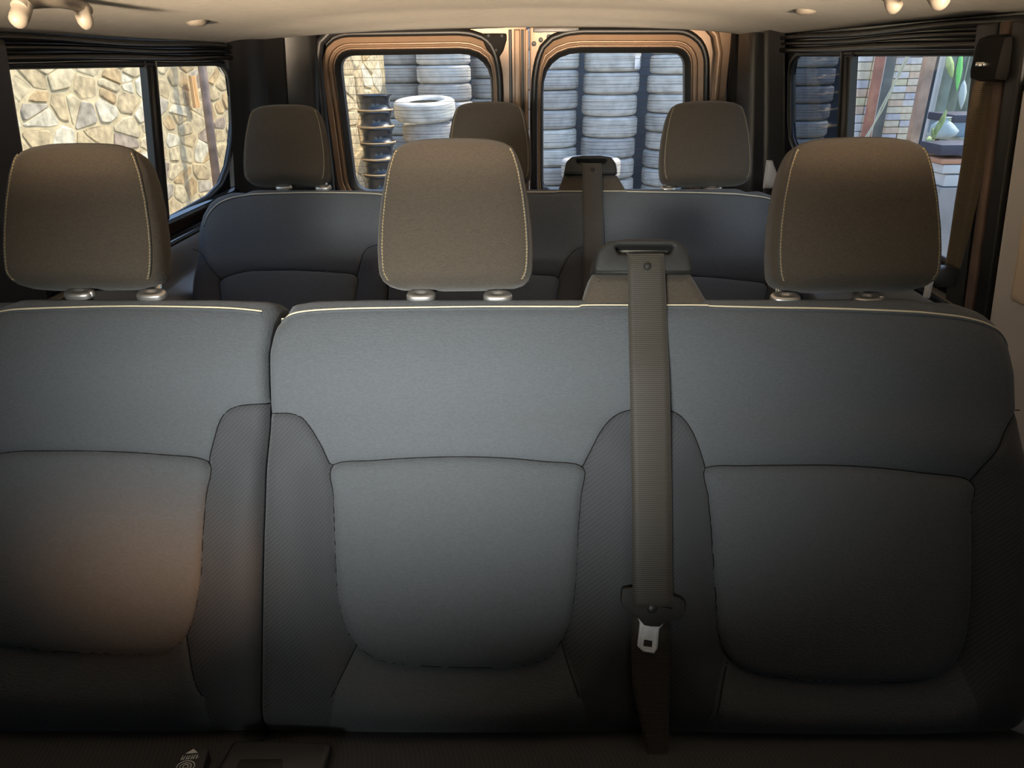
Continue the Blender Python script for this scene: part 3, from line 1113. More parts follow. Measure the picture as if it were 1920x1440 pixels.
    prof = spline([(y1 + .06, z1 - .03), (y1 + .01, z1 + .000), (y1 - .06, z1 + .020), (y1 - .20, z1 + .030), (y1 - .36, z1 + .045), (y1 - .44, z1 + .03), (y1 - .47, z1 - .02), (y1 - .46, z1 - .12), (y1 - .40, z1 - .16), (y1 + .05, z1 - .16)], 3, True)
    vv, ff = [], []
    k = len(prof)
    cy, cz = prof.mean(0)
    us = np.linspace(0, 1, 20)
    for t in us:
        e = min(t, 1 - t) * (x1 - x0)
        sc = 1 - .5 * (1 - min(1, e / .04)) ** 2 * .2
        for p in prof:
            vv.append((x0 + t * (x1 - x0), cy + (p[0] - cy) * sc, cz + (p[1] - cz) * sc))
    for i in range(len(us) - 1):
        for j in range(k):
            a, b = i * k + j, i * k + (j + 1) % k
            ff.append((a, b, b + k, a + k))
    ff += [tuple(range(k))[::-1], tuple((len(us) - 1) * k + j for j in range(k))]
    auto_smooth(raw('cushion', vv, ff, M['twill'], root), 60)  # darker twill puts the shade at the seat's foot into the colour
    # seat base
    MB().box((x0 + .04, y1 - .40, .56), (x1 - .04, y1 + .02, z1 - .15), .02).obj('seat_base', M['plastic'], root)
    return surf

# ---- headrests
def headrest(root, cx, y_top, y_bot, prof, dirn, lean=0.10):
    """prof: (pixel y, half width px) measured on the seat plane"""
    hr = None
    ys = [p[0] for p in prof]
    c = uv(cx, (y_top + y_bot) / 2)
    vv = np.array([uv(cx, y)[1] for y in ys])
    hw = np.array([uv(cx + w, 400)[0] - uv(cx, 400)[0] for _, w in prof])
    v0, v1 = vv.min(), vv.max()
    SEG = 56
    th = np.linspace(0, 2 * math.pi, SEG, endpoint=False)
    # cross-section: superellipse, flatter in front
    e = 0.34
    cxs = np.sign(np.cos(th)) * np.abs(np.cos(th)) ** e
    cys = np.sign(np.sin(th)) * np.abs(np.sin(th)) ** e
    levels = np.concatenate([v1 - (v1 - v0) * np.array([0, .004, .012, .026, .05, .085]), np.linspace(v1 - .13 * (v1 - v0), v0 + .10 * (v1 - v0), 22),
                             v0 + (v1 - v0) * np.array([.06, .032, .014, .005, 0])])
    order = np.argsort(vv)
    V3, F3 = [], []
    def cross(v):
        w = np.interp(v, vv[order], hw[order])
        t = (v - v0) / (v1 - v0)
        rt, rb = min(1, (1 - t) / .16), min(1, t / .12)
        dp = .035 * math.sqrt(max(0, 1 - (1 - rt) ** 2)) * math.sqrt(max(0, 1 - (1 - rb) ** 2))
        return w, dp, t
    def pos(v, a, b, push=0.0):
        w, dp, t = cross(v)
        crown = .010 * (1 - a * a) * (1 if b > 0 else .4)
        n = -.040 + dp * b + crown * min(1, dp / .03) * b - lean * (v - v0) * 0 + .012 * (t - .4) * (1 if True else 0)
        return sp(c[0] + (w + push) * a * (1 - .16 * max(0, -b) ** 2), v, n + push * b)
    for v in levels:
        for a, b in zip(cxs, cys):
            V3.append(pos(v, a, b))
    k = SEG
    for i in range(len(levels) - 1):
        for j in range(k):
            a, b = i * k + j, i * k + (j + 1) % k
            F3.append((a, a + k, b + k, b))
    F3.append(tuple(range(k)))
    F3.append(tuple((len(levels) - 1) * k + j for j in range(k))[::-1])
    hr = raw('headrest', V3, F3, M['head'], root)
    sub(hr, root)
    # stitched seams along both front corners
    ang = math.radians(40)
    a0, b0 = math.cos(ang) ** e, math.sin(ang) ** e
    for s in (-1, 1):
        vl = np.linspace(v1 - .10 * (v1 - v0), v0 + .05 * (v1 - v0), 60)
        path = [pos(v, s * a0, b0, .0004) for v in vl]
        L = np.concatenate([[0], np.cumsum(np.linalg.norm(np.diff(np.array(path), axis=0), axis=1))])
        P = np.array(path)
        def pt(l): return np.array([np.interp(l, L, P[:, k_]) for k_ in range(3)])
        m = MB()
        l = .001
        while l + .0034 < L[-1]:
            a_, b_ = pt(l), pt(l + .0032)
            m.tube([a_, (a_ + b_) / 2 + N_ * .0003, b_], .00065, 5)
            side_v = np.array([-s * 1.0, 0, 0])
            m.tube([b_ + side_v * -.0012, b_ + side_v * .0022], .0004, 4)
            l += .0044
        o = m.obj('stitching', M['threadg'], hr)
        # dark seam crease beside the stitching
        MB().tube([p + np.array([s * .0016, 0, 0]) for p in P[::2]], .0007, 5).obj('seam', M['twill'], hr)
    # posts and guide collars
    for px in dirn:
        q = uv(px, y_bot + 9)
        MB().tube([sp(q[0], v0 + .03, -.045), sp(q[0], q[1] - .02, -.048)], .0058, 14).obj('post', M['chrome'], hr)
    return hr

PROF_C = [(261, 0), (262, 30), (264, 55), (268, 78), (275, 98), (285, 113), (300, 122), (330, 132), (380, 142), (430, 148), (470, 150), (500, 149), (515, 147), (527, 141), (535, 130), (540, 112), (542, 85), (543, 0)]
def shift(pr, dy0, dy1, k):
    a, b = 261, 543
    return [(y + dy0 + (dy1 - dy0) * (y - a) / (b - a), w * k) for y, w in pr]

def collar(root, px, py, button, surf):
    """oval guide plate with raised rim around a headrest post"""
    q = uv(px, py)
    ax, bx = .0195, .0115
    prof = [(1.0, -.002), (1.0, .003), (.93, .0055), (.70, .0065), (.38, .0060), (.30, .0035), (.26, .0035)]
    v, f = [], []
    K = 28
    # the plate lies on the nearly level top of the backrest
    up = .80 * V_ + .60 * N_
    up /= np.linalg.norm(up)
    fw = np.cross(np.array([1.0, 0, 0]), up)
    cpos = sp(q[0], q[1] - .001, -.030)
    for s, h in prof:
        for j in range(K):
            t = 2 * math.pi * j / K
            ct, st = math.cos(t), math.sin(t)
            ex = .75
            v.append(cpos + np.array([1, 0, 0]) * ax * s * math.copysign(abs(ct) ** ex, ct) + fw * bx * s * math.copysign(abs(st) ** ex, st) + up * (h + .003))
    for i in range(len(prof) - 1):
        for j in range(K):
            a, b = i * K + j, i * K + (j + 1) % K
            f.append((a, b, b + K, a + K))
    f.append(tuple((len(prof) - 1) * K + j for j in range(K)))
    o = raw('headrest_guide', v, f, M['satin'], root)
    sub(o, root)
    if button:
        p = cpos + np.array([.017, 0, 0]) + up * .006
        b = MB().lathe([(0, .004), (.004, .0035), (.005, .001), (.005, -.004)], 12).obj('release_button', M['satin'], o, loc=(0, 0, 0))
        g = ORG[root.name]
        b.location = (p[0] - g[0], p[1] - g[1], p[2] - g[2])
    return o

base1 = (uv(155, 900)[0], 0.62, 0.56)
base2 = (uv(1250, 900)[0], 0.62, 0.56)
seat1 = thing('bench_seat', 'single dark grey cloth seat at the left end of the nearer row', 'seat', base1)
surf1 = build_seat(SEATS['single'], seat1)
seat2 = thing('bench_seat', 'wide double dark grey cloth seat of the nearer row with two headrests', 'seat', base2)
surf2 = build_seat(SEATS['double'], seat2)
hA = headrest(seat1, 136, 270, 543, shift(PROF_C, -4, -8, 1.0), (125, 262))
hB = headrest(seat2, 850, 262, 543, shift(PROF_C, -14, -7, 1.0), (784, 933))
hC = headrest(seat2, 1618, 258, 548, shift(PROF_C, -16, -4, 1.10), (1486, 1645))
for px, py, bt in ((125, 549, True), (264, 551, False)): collar(seat1, px, py, bt, surf1)
for px, py, bt in ((784, 553, False), (932, 554, False), (1487, 557, False), (1645, 559, True)): collar(seat2, px, py, bt, surf2)

# ---- belt tower on the double seat
def smap(u, v, n): return sp(u, v, n)
TB = uvs([(1083, 592), (1092, 565), (1102, 540), (1113, 508), (1302, 508), (1320, 538), (1334, 562), (1345, 592)])
v, f = prism(rounded(TB, .006, 4), -.075, -.012, smap, bev=.012)
tower = weld(raw('belt_tower', v, f, M['head'], seat2))
sub(tower, seat2)
GO = rounded(uvs([(1112, 511), (1120, 470), (1140, 452), (1180, 447), (1240, 447), (1278, 453), (1294, 474), (1301, 511)]), [.008, .016, .014, .02, .02, .014, .016, .008], 5)
GH = rounded(uvs([(1152, 461), (1264, 461), (1256, 476), (1160, 476)]), .004, 4)
v, f = prism(GO, -.072, .002, smap, holes=[GH], bev=.005)
bg_ = weld(raw('belt_guide', v, f, M['guide'], tower))
b0, b1 = uv(1152, 470), uv(1262, 470)
MB().tube([sp(b0[0], b0[1] + .001, -.034), sp((b0[0] + b1[0]) / 2, b0[1] + .002, -.034), sp(b1[0], b1[1] + .001, -.034)], .0075, 12).obj('slot_roller', M['handle'], tower)
lip = uvs([(1116, 510), (1298, 510)])
MB().tube([sp(lip[0][0], lip[0][1], -.002), sp(lip[1][0], lip[1][1], -.002)], .0028, 8).obj('guide_lip', M['guide'], tower)

# ---- centre belt: webbing, stop button, tongue
def ribbon(cols, thick=.0013):
    """cols: (v, uL, uR, n) rows from top to bottom"""
    K = 7
    v, f = [], []
    rows = []
    for vv_, a, b, n in cols:
        for layer in (0, 1):
            for k in range(K):
                t = k / (K - 1)
                v.append(sp(a + (b - a) * t, vv_, n + .0010 * math.sin(math.pi * t) - layer * thick))
    R_ = len(cols)
    for i in range(R_ - 1):
        for k in range(K - 1):
            a = i * 2 * K + k
            f.append((a, a + 2 * K, a + 2 * K + 1, a + 1))
            a += K
            f.append((a, a + 1, a + 2 * K + 1, a + 2 * K))
        for k, fl in ((0, 1), (K - 1, 0)):
            a = i * 2 * K + k
            q = (a, a + K, a + 3 * K, a + 2 * K)
            f.append(q if fl else q[::-1])
    return v, f
def rows_from(L, dense=5):
    A = np.array([[*uv((a + b) / 2, y), uv(a, y)[0], uv(b, y)[0], n] for y, a, b, n in L])
    out = []
    for i in range(len(A) - 1):
        for k in range(dense):
            t = k / dense
            r_ = A[i] * (1 - t) + A[i + 1] * t
            out.append((r_[1], r_[2], r_[3], r_[4]))
    out.append((A[-1][1], A[-1][2], A[-1][3], A[-1][4]))
    return out
belt = thing('seat_belt', 'grey ribbed seat belt hanging down the nearer double seat, bright latch plate near its end', 'seat belt', tuple(sp(uv(1212, 800)[0], 0, .02)))
UP = [(466, 1178, 1246, -.030), (471, 1176, 1245, -.012), (477, 1176, 1244, .003), (500, 1176, 1245, .006), (560, 1176, 1247, .008), (620, 1176, 1248, .012), (700, 1176, 1249, .022),
      (800, 1177, 1250, .026), (950, 1179, 1252, .027), (1080, 1180, 1253, .027), (1120, 1180, 1254, .028), (1128, 1181, 1253, .026)]
v, f = ribbon(rows_from(UP))
raw('webbing', v, f, M['web'], belt)
LOW = [(1122, 1181, 1252, .021), (1150, 1180, 1251, .019), (1230, 1180, 1250, .020), (1270, 1181, 1249, .022), (1310, 1188, 1248, .024), (1350, 1198, 1246, .026), (1395, 1207, 1243, .030), (1460, 1214, 1241, .060)]
v, f = ribbon(rows_from(LOW))
raw('lower_webbing', v, f, M['web'], belt)
def zp(x, y): return (1130 + x * .10417, 1080 + y * .10417)
HO = rounded(uvs([zp(300, 130), (1182, 1091), (1182, 1104), (1252, 1104), zp(1220, 262), zp(1330, 300), zp(1405, 390), zp(1398, 600), zp(1320, 672), zp(1040, 722), zp(960, 792), zp(800, 792), zp(690, 770), zp(590, 655), zp(310, 445), zp(278, 330)]), .0018, 4)
v, f = prism(HO, .019, .0265, smap, bev=.0010)
th_ = weld(raw('tongue', v, f, M['guide'], belt))
sub(th_, belt)
PL = rounded(uvs([zp(565, 625), zp(620, 640), zp(690, 775), zp(920, 812), zp(1000, 720), zp(1045, 735), zp(955, 850), zp(930, 1180), zp(870, 1285), zp(670, 1250), zp(575, 1150), zp(605, 900), zp(620, 740)]), .0020, 4)
PH = rounded(uvs([zp(690, 1035), zp(838, 1062), zp(828, 1178), zp(678, 1158)]), .0005, 3)
v, f = prism(PL, .0195, .0235, smap, holes=[PH], bev=.0010)
tag(weld(raw('latch_plate', v, f, M['steel'], th_)), label='bright steel latch plate')
cl = [uv(*zp(*q)) for q in ((650, 1190), (870, 1230))]
# rim bead round the plate
bead = resample(uvs([zp(655, 830), zp(625, 1000), zp(610, 1150), zp(690, 1225), zp(850, 1250), zp(900, 1170), zp(915, 1000), zp(925, 880)]), .003, False)
MB().tube([sp(a, b, .0235) for a, b in bead], .0009, 6).obj('plate_rim', M['steel'], th_)
ov = uv(*zp(825, 470))
st = MB().lathe([(0, .0028), (.004, .0024), (.0062, .0012), (.007, -.002)], 16).obj('stud', M['plastic'], th_, loc=(0, 0, 0))
gl_ = ORG[belt.name]
pst = sp(ov[0], ov[1], .0268)
st.location = tuple(pst - np.array(gl_))
st.rotation_euler = Vector(N_).to_track_quat('Z', 'Y').to_euler()
rr = uvs([(1272, 1117), (1274, 1140)])
MB().tube([sp(rr[0][0], rr[0][1], .0235), sp(rr[1][0], rr[1][1], .0235)], .0022, 8).obj('tongue_edge', M['satin'], th_)
sl = uvs([zp(480, 350), zp(1180, 470)])
MB().tube([sp(sl[0][0], sl[0][1], .0262), sp(sl[1][0], sl[1][1], .0262)], .0012, 6).obj('tongue_slot', M['rubber'], th_)
bt = uv(1212, 501)
o = MB().lathe([(0, .0030), (.003, .0027), (.0048, .0012), (.0052, -.001)], 14).obj('stop_button', M['guide'], belt, loc=(0, 0, 0))
o.location = tuple(sp(bt[0], bt[1], .0075) - np.array(gl_))
o.rotation_euler = Vector(N_).to_track_quat('Z', 'Y').to_euler()

# ---- the farther row: copies of both seats and of the belt
D3 = Vector((0.010, 0.875, 0.0))
r3a = copy_tree(seat1); r3a.location = seat1.location + D3
r3a['label'] = 'single dark grey cloth seat at the left end of the farther row'
r3b = copy_tree(seat2); r3b.location = seat2.location + D3
r3b['label'] = 'wide double dark grey cloth seat of the farther row before the rear doors'
for s in (seat1, seat2, r3a, r3b): s['group'] = 'cloth bench seats in two rows'
belt3 = copy_tree(belt); belt3.location = belt.location + D3
belt3['label'] = 'dark seat belt hanging down the farther double seat, partly hidden by the nearer row'
for s in (belt, belt3): s['group'] = 'centre seat belts of the double seats'

# front seat backs, unseen behind the camera; height set to shade the nearer row
m = MB()
for x0, x1 in ((-0.74, -0.27), (-0.25, 0.74)):
    m.box((x0, -0.42, .9), (x1, -0.30, 1.64), .03)
o = m.obj('unseen_front_seatbacks', M['plastic'])
tag(o, kind='structure')

# ---- hinge cover and buckles at the foot of the seats
def on_cush(x, y, dz=0.0):
    z = sp(0, uv(900, 1392)[1])[2] + .022 + dz
    return at(x, y, Z=z)
zc = sp(0, uv(900, 1392)[1])[2] + .022
hc = thing('hinge_cover', 'black plastic hinge cover between the two nearer seats, at the bottom edge', 'cover', tuple(on_cush(520, 1420)))
P = [on_cush(*q) for q in [(440, 1398), (626, 1402), (606, 1475), (400, 1475)]]
v, f = prism(rounded([(p[0], p[1]) for p in P], .008, 4), zc + .001, zc + .012, lambda a, b, n: (a, b, n), bev=.005)
weld(raw('cover_plate', v, f, M['plastic'], hc))
P = [on_cush(*q, .011) for q in [(450, 1424), (530, 1424), (530, 1470), (430, 1470)]]
v, f = prism(rounded([(p[0], p[1]) for p in P], .004, 4), zc, zc + .0125, lambda a, b, n: (a, b, n), bev=.001)
weld(raw('recess_patch', v, f, M['rubber'], hc))  # raised dark patch put in for the shade of a hollow
bk = thing('belt_buckle', 'black strap end with white printed marks on the cushion, bottom edge', 'belt buckle', tuple(on_cush(355, 1420)))
ZB = .012
P = [on_cush(*q, ZB) for q in [(352, 1398), (392, 1402), (372, 1475), (318, 1475)]]
v, f = prism(rounded([(p[0], p[1]) for p in P], .004, 4), zc - .02, zc + ZB, lambda a, b, n: (a, b, n), bev=.002)
sb = weld(raw('strap', v, f, M['plastic'], bk))
sub(sb, bk)
def mark(name, poly):
    Q = [on_cush(*q, ZB + .0004) for q in poly]
    v, f = prism([(p[0], p[1]) for p in Q], zc + ZB - .0002, zc + ZB + .0005, lambda a, b, n: (a, b, n))
    weld(raw(name, v, f, M['white'], sb, smooth=False))
mark('printed_triangle', [(348, 1413), (371, 1411), (363, 1404)])
m = MB()
for k in range(7):
    x = 339 + k * 4.6
    a, b = on_cush(x, 1425 - k * .4, ZB + .0006), on_cush(x + 4.5, 1417 - k * .4, ZB + .0006)
    m.tube([a, b], .0007, 4)
    if k % 2 == 0:
        m.tube([a, on_cush(x + 6, 1421 - k * .4, ZB + .0006)], .0005, 4)
m.obj('printed_letters', M['white'], sb)
m = MB()
cc = on_cush(348, 1437, ZB + .0006)
for r_ in (.0095, .006, .003):
    m.tube([(cc[0] + r_ * 1.1 * math.cos(t), cc[1] + r_ * .8 * math.sin(t), cc[2]) for t in np.linspace(0, 2 * math.pi, 22, endpoint=False)], .0007, 4, closed=True)
m.obj('printed_emblem', M['white'], sb)

# ---- right wall belt on the B pillar
wb = thing('pillar_belt', 'brown seat belt hanging from the right pillar beside the side window', 'seat belt', (0.74, 1.17, 1.5))
def face(x, y, d): # belt plane turned towards the cabin
    return hit(x, y, (0.735, 1.19, 1.7), (-0.80, -0.58, -0.06))
L = [(138, 1832, 1868), (170, 1822, 1868), (230, 1812, 1862), (300, 1803, 1848), (380, 1790, 1832), (450, 1780, 1815), (520, 1768, 1796)]
v, f = [], []
K = 6
LL = []
for (y, a, b), (y2, a2, b2) in zip(L[:-1], L[1:]):
    for k in range(4):
        t = k / 4
        LL.append((y + (y2 - y) * t, a + (a2 - a) * t, b + (b2 - b) * t))
LL.append(L[-1])
for y, a, b in LL:
    for k in range(K):
        t = k / (K - 1)
        p = face(a + (b - a) * t, y, 0)
        q = p + np.array([-.004, -.003, 0]) * math.sin(3 * math.pi * t)
        v.append(q)
    for k in range(K):
        t = k / (K - 1)
        p = face(a + (b - a) * t, y, 0)
        v.append(p + np.array([-.004, -.003, 0]) * math.sin(3 * math.pi * t) + np.array([.0012, .001, 0]))
for i in range(len(LL) - 1):
    for k in range(K - 1):
        a = i * 2 * K + k
        f.append((a, a + 2 * K, a + 2 * K + 1, a + 1))
        a += K
        f.append((a, a + 1, a + 2 * K + 1, a + 2 * K))
raw('webbing', v, f, M['webbrown'], wb)
# upper anchor
p = face(1856, 122, 0)
m = MB().box((p[0] - .02, p[1] - .05, p[2] - .022), (p[0] + .05, p[1] + .02, p[2] + .04), .014)
auto_smooth(m.obj('belt_anchor', M['matte'], wb))
q = face(1856, 120, 0) + np.array([-.022, -.012, 0])
MB().box((q[0] - .004, q[1] - .016, q[2] - .003), (q[0] + .004, q[1] + .004, q[2] + .003), .001).obj('anchor_pin', M['chrome'], wb)
p = hit(1768, 512, (0.73, 1.16, 1.5), (-0.8, -0.6, 0))
m = MB().box((p[0] - .016, p[1] - .018, p[2] - .020), (p[0] + .018, p[1] + .012, p[2] + .012), .006)
tg = auto_smooth(m.obj('tongue', M['plastic'], wb))
p = hit(1740, 541, (0.70, 1.16, 1.5), (-0.8, -0.6, 0))
m = MB().box((p[0] - .004, p[1] - .004, p[2] - .016), (p[0] + .005, p[1] + .004, p[2] + .014), .002)
m.obj('latch_plate', M['steel'], wb)

# ================================================================== OUTSIDE
m = MB().box((-9, -8, -0.3), (12, 16, 0.0))
tag(m.obj('ground', M['gravel'], smooth=False), kind='structure')
# unseen overhead strip added to keep sun out of the right windows
roof = MB().box((1.30, -2.5, 3.05), (2.0, 7.2, 3.12))
tag(roof.obj('added_sun_blocker', M['blocker_sheet'], smooth=False), kind='structure')

# --- rubble stone wall on the left, running slightly towards the van's rear axis
def wallx(y): return -2.30 + 0.132 * (y - 3.5)
def wpt(y, z, n): return (wallx(y) + n * .99, y - n * .12, z)
sw = thing('wall_stone', None, None, (0, 0, 0), kind='structure')
v, f = prism([(0.6, -.05), (9.15, -.05), (9.15, 2.2), (0.6, 2.2)], -.30, 0.0, lambda a, b, n: wpt(a, b, n))
weld(raw('mortar_bed', v, f, M['mortar'], sw, smooth=False))
def voronoi(y0, y1, z0, z1, dy, dz, jit=.60):
    pts = []
    nyc, nzc = int((y1 - y0) / dy), int((z1 - z0) / dz)
    for i in range(-1, nyc + 1):
        for j in range(-1, nzc + 1):
            pts.append((y0 + (i + .5 + (.5 if j % 2 else 0) + random.uniform(-jit, jit)) * dy, z0 + (j + .5 + random.uniform(-jit, jit)) * dz))
    P = np.array(pts)
    S_ = np.array([1, dy / dz])
    for k, c in enumerate(P):
        if not (y0 - .05 < c[0] < y1 and z0 < c[1] < z1): continue
        cell = [np.array(q, float) for q in ((c[0] - dy * 1.4, c[1] - dz * 1.4), (c[0] + dy * 1.4, c[1] - dz * 1.4), (c[0] + dy * 1.4, c[1] + dz * 1.4), (c[0] - dy * 1.4, c[1] + dz * 1.4))]
        dd = np.linalg.norm((P - c) * S_, axis=1)
        for j in np.argsort(dd)[1:15]:
            e = P[j]
            mid = (c + e) / 2
            nrm = (e - c) * S_ * S_
            out = []
            for i in range(len(cell)):
                a, b = cell[i], cell[(i + 1) % len(cell)]
                fa, fb = (a - mid) @ nrm, (b - mid) @ nrm
                if fa <= 0: out.append(a)
                if (fa < 0) != (fb < 0) and abs(fa - fb) > 1e-9:
                    out.append(a + (b - a) * fa / (fa - fb))
            cell = out
            if len(cell) < 3: break
        if len(cell) >= 3:
            yield np.array(cell)
def stone_geo(cell, gap, hmax):
    if area2(cell) < 0: cell = cell[::-1]
    c = cell.mean(0)
    r_ = np.linalg.norm(cell - c, axis=1)
    k_ = 1 - gap * np.array([random.uniform(.1, 3.2) for _ in r_]) / np.maximum(.03, r_)
    A = c + (cell - c) * np.clip(k_, .45, .98)[:, None]
    A = rounded(A, .018, 2)
    B = c + (A - c) * random.uniform(.80, .93) + np.array([random.uniform(-.003, .003), random.uniform(-.003, .003)])
    h = random.uniform(.15, 1) * hmax
    tilt = np.array([random.uniform(-.05, .05), random.uniform(-.09, .09)])
    k = len(A)
    v = [wpt(p[0], p[1], -.01) for p in A] + [wpt(p[0], p[1], h * .55) for p in A] + [wpt(p[0], p[1], h + (p - c) @ tilt) for p in B]
    f = [(i, (i + 1) % k, k + (i + 1) % k, k + i) for i in range(k)] + [(k + i, k + (i + 1) % k, 2 * k + (i + 1) % k, 2 * k + i) for i in range(k)] + [tuple(range(2 * k, 3 * k))]
    return v, f
def stones(y0, y1, z0, z1, dy, dz, gap, hmax=.022, joined=False):
    n = 0
    jb = MB()
    for cell in voronoi(y0, y1, z0, z1, dy, dz):
        m_ = STONE[random.choices(range(6), (6, 6, 2.4, 1.8, 1.4, 3))[0]]
        v, f = stone_geo(cell, gap, hmax)
        if joined:
            jb.add(v, f)
        else:
            raw('stone', v, f, m_, sw, smooth=False)
        n += 1
    if joined:
        o = jb.obj('rubble', STONE[1], sw, smooth=False)
        o['kind'] = 'stuff'
    return n
NS = stones(3.05, 6.6, .98, 2.0, .150, .098, .0075, .011)
NS2 = stones(6.75, 8.92, .45, 2.1, .31, .235, .012, .03)
NS3 = stones(1.0, 3.0, .10, 2.1, .20, .14, .010, joined=True)
NS4 = stones(3.05, 6.6, .10, .86, .20, .14, .010, joined=True)
print('stones', NS, NS2)
# kerb course at the foot of the visible wall
v, f = prism([(1.0, .86), (7.2, .86), (7.2, .97), (1.0, .97)], -.05, .11, lambda a, b, n: wpt(a, b, n), bev=.012)
weld(raw('ledge', v, f, M['concrete'], sw))
# steel pole leaning on the wall; orange slats put in for a glass reflection
pa, pb = at(376, 100, X=-1.96), at(408, 352, X=-1.96)
d = (pb - pa) / np.linalg.norm(pb - pa)
t0 = (2.6 - pa[2]) / d[2]
t1 = (0.97 - pa[2]) / d[2]
pole = thing('pole', 'thin dark rusty pole leaning on the stone wall outside the left rear pane', 'pole', tuple(pa + d * t1))
MB().tube([pa + d * t0, pa + d * t1], .027, 12).obj('pipe', M['rustpale'], pole)
MB().lathe([(0, .012), (.035, .010), (.045, 0), (.045, -.004)], 14, tuple(pa + d * t1)).obj('foot', M['rust'], pole)
qa, qb = at(360, 142, X=-2.06), at(369, 202, X=-2.06)
bat = thing('reflection', 'short orange glass reflection beside the rusty pole by the stone wall', 'reflection', tuple(qb))
w_ = np.array([.016, .034, 0])
for k in range(3):
    o_ = np.array([0, (k - 1) * .024, 0])
    v = []
    for p in (qa + o_, qb + o_):
        for sx, sy in ((-1, -1), (1, -1), (1, 1), (-1, 1)):
            v.append(p + np.array([sx * .010, sy * .0095, 0]))
    raw('slat', v, [(0, 1, 2, 3), (4, 7, 6, 5), (0, 4, 5, 1), (1, 5, 6, 2), (2, 6, 7, 3), (3, 7, 4, 0)], M['reflection_orange'], bat, smooth=False)

# --- tyres
def tyre_profile(R, H):
    w, r0 = H / 2, R * .60
    P = [(r0, -w * .62), (r0 + .01, -w * .80), (R * .70, -w * .97), (R * .82, -w), (R * .92, -w * .93), (R * .975, -w * .80), (R * .995, -w * .66)]
    for z in (-.48, -.16, .16, .48):
        P += [(R, (z - .13) * w), (R, (z + .10) * w), (R * .982, (z + .115) * w), (R * .982, (z + .150) * w)]
    P += [(R * .995, w * .70), (R * .975, w * .80), (R * .92, w * .93), (R * .82, w), (R * .70, w * .97), (r0 + .01, w * .80), (r0, w * .62)]
    return P
MESH = {}
def tyre_mesh(R, H, mi):
    k = (round(R, 3), round(H, 3), mi)
    if k not in MESH:
        m = MB()
        m.lathe(tyre_profile(R, H), 40)
        o = m.obj('tyre', TY[mi], smooth=True, loc=(0, 0, 0))
        auto_smooth(o, 45)
        MESH[k] = o.data
        bpy.data.objects.remove(o)
    return MESH[k]
ORD = ['topmost', 'second', 'third', 'fourth', 'fifth', 'sixth', 'seventh', 'eighth', 'ninth', 'tenth', 'eleventh', 'twelfth']
def tyre_stack(X, Y, R, H, ztop, zvis, desc, group, mi=0, jit=.012, gap=.004, zlow=0.5):
    """a stack from the ground up to ztop; labels count down from the first tyre under zvis (the top edge of the window)"""
    n = 0
    z = ztop
    i = 0
    out = []
    while z - H > -.05:
        mt = tyre_mesh(R, H, (mi + (random.random() < .3)) % 3)
        o = bpy.data.objects.new('tyre', mt)
        COL.objects.link(o)
        o.location = (X + random.uniform(-jit, jit), Y + random.uniform(-jit, jit), z - H / 2)
        o.rotation_euler = (random.uniform(-.006, .006), random.uniform(-.006, .006), random.uniform(0, 6))
        if z - H < zvis:
            lab = '%s tyre from the top in %s' % (ORD[min(i, 11)], desc)
            if z < zlow:
                lab = '%s tyre from the top in %s' % (ORD[min(i, 11)], desc)
            i += 1
        else:
            lab = 'tyre above the view in %s' % desc
        tag(o, lab, 'tyre', group)
        out.append(o)
        z -= H + gap
    return out
def xa(px, Y, y=230): return at(px, y, Y=Y)[0]
def za(px, py, Y): return at(px, py, Y=Y)[2]
ZT = za(1000, 104, YD + 6.4)
YT = 9.0
def stack_px(px, seam0, pitch_px, desc, group, mi=0, Y=YT, R=.325, up=2, ptop=None):
    zs = za(px, seam0, Y)
    H = zs - za(px, seam0 + pitch_px, Y)
    return tyre_stack(xa(px, Y), Y, R, H - .004, zs + up * H, za(px, 104, Y), desc, group, mi)
center_stack = stack_px(1142, 135, 41, 'the middle stack outside the right rear door', 'tyres in the middle stack', 0)
stack_px(1031, 131, 37, 'the left stack outside the right rear door', 'tyres in the stack left of the middle', 1)
stack_px(1262, 139, 36, 'the right stack outside the right rear door', 'tyres in the stack right of the middle', 0)
stack_px(1379, 130, 37, 'the stack behind the right rear corner', 'tyres in the stack behind the corner', 1, Y=9.1)
stack_px(1497, 127, 33, 'the stack seen through the right rear side pane', 'tyres in the stack at the side pane', 1, Y=9.0)
stack_px(838, 122, 34, 'the back middle stack outside the left rear door', 'tyres in the back stack outside the left door', 0, Y=9.35)
stack_px(757, 122, 33, 'the back left stack beside the stone wall', 'tyres in the back stack by the stone wall', 1, Y=9.7)
stack_px(931, 146, 38, 'the back stack behind the rear door gap', 'tyres in the back stack by the door gap', 1, Y=9.85)
# white-topped low stack in front of the middle stack
zl = za(1110, 296, 8.25)
tyre_stack(xa(1110, 8.25), 8.25, .33, .215, zl, 9, 'the low pale stack behind the farther belt guide', 'tyres in the low pale stack', 2)
# low front stack with a tilted tyre on top
Yf = 8.35
zl = za(803, 226, Yf)
tyre_stack(xa(803, Yf), Yf, .285, .195, zl - .02, 9, 'the low front stack outside the left rear door', 'tyres in the low front stack', 0)
o = bpy.data.objects.new('tyre', tyre_mesh(.335, .21, 2))
COL.objects.link(o)
o.location = (xa(798, Yf), Yf, zl + .118)
o.rotation_euler = (math.radians(5), math.radians(-3), 0.4)
tag(o, 'tilted pale tyre lying on top of the low front stack', 'tyre')
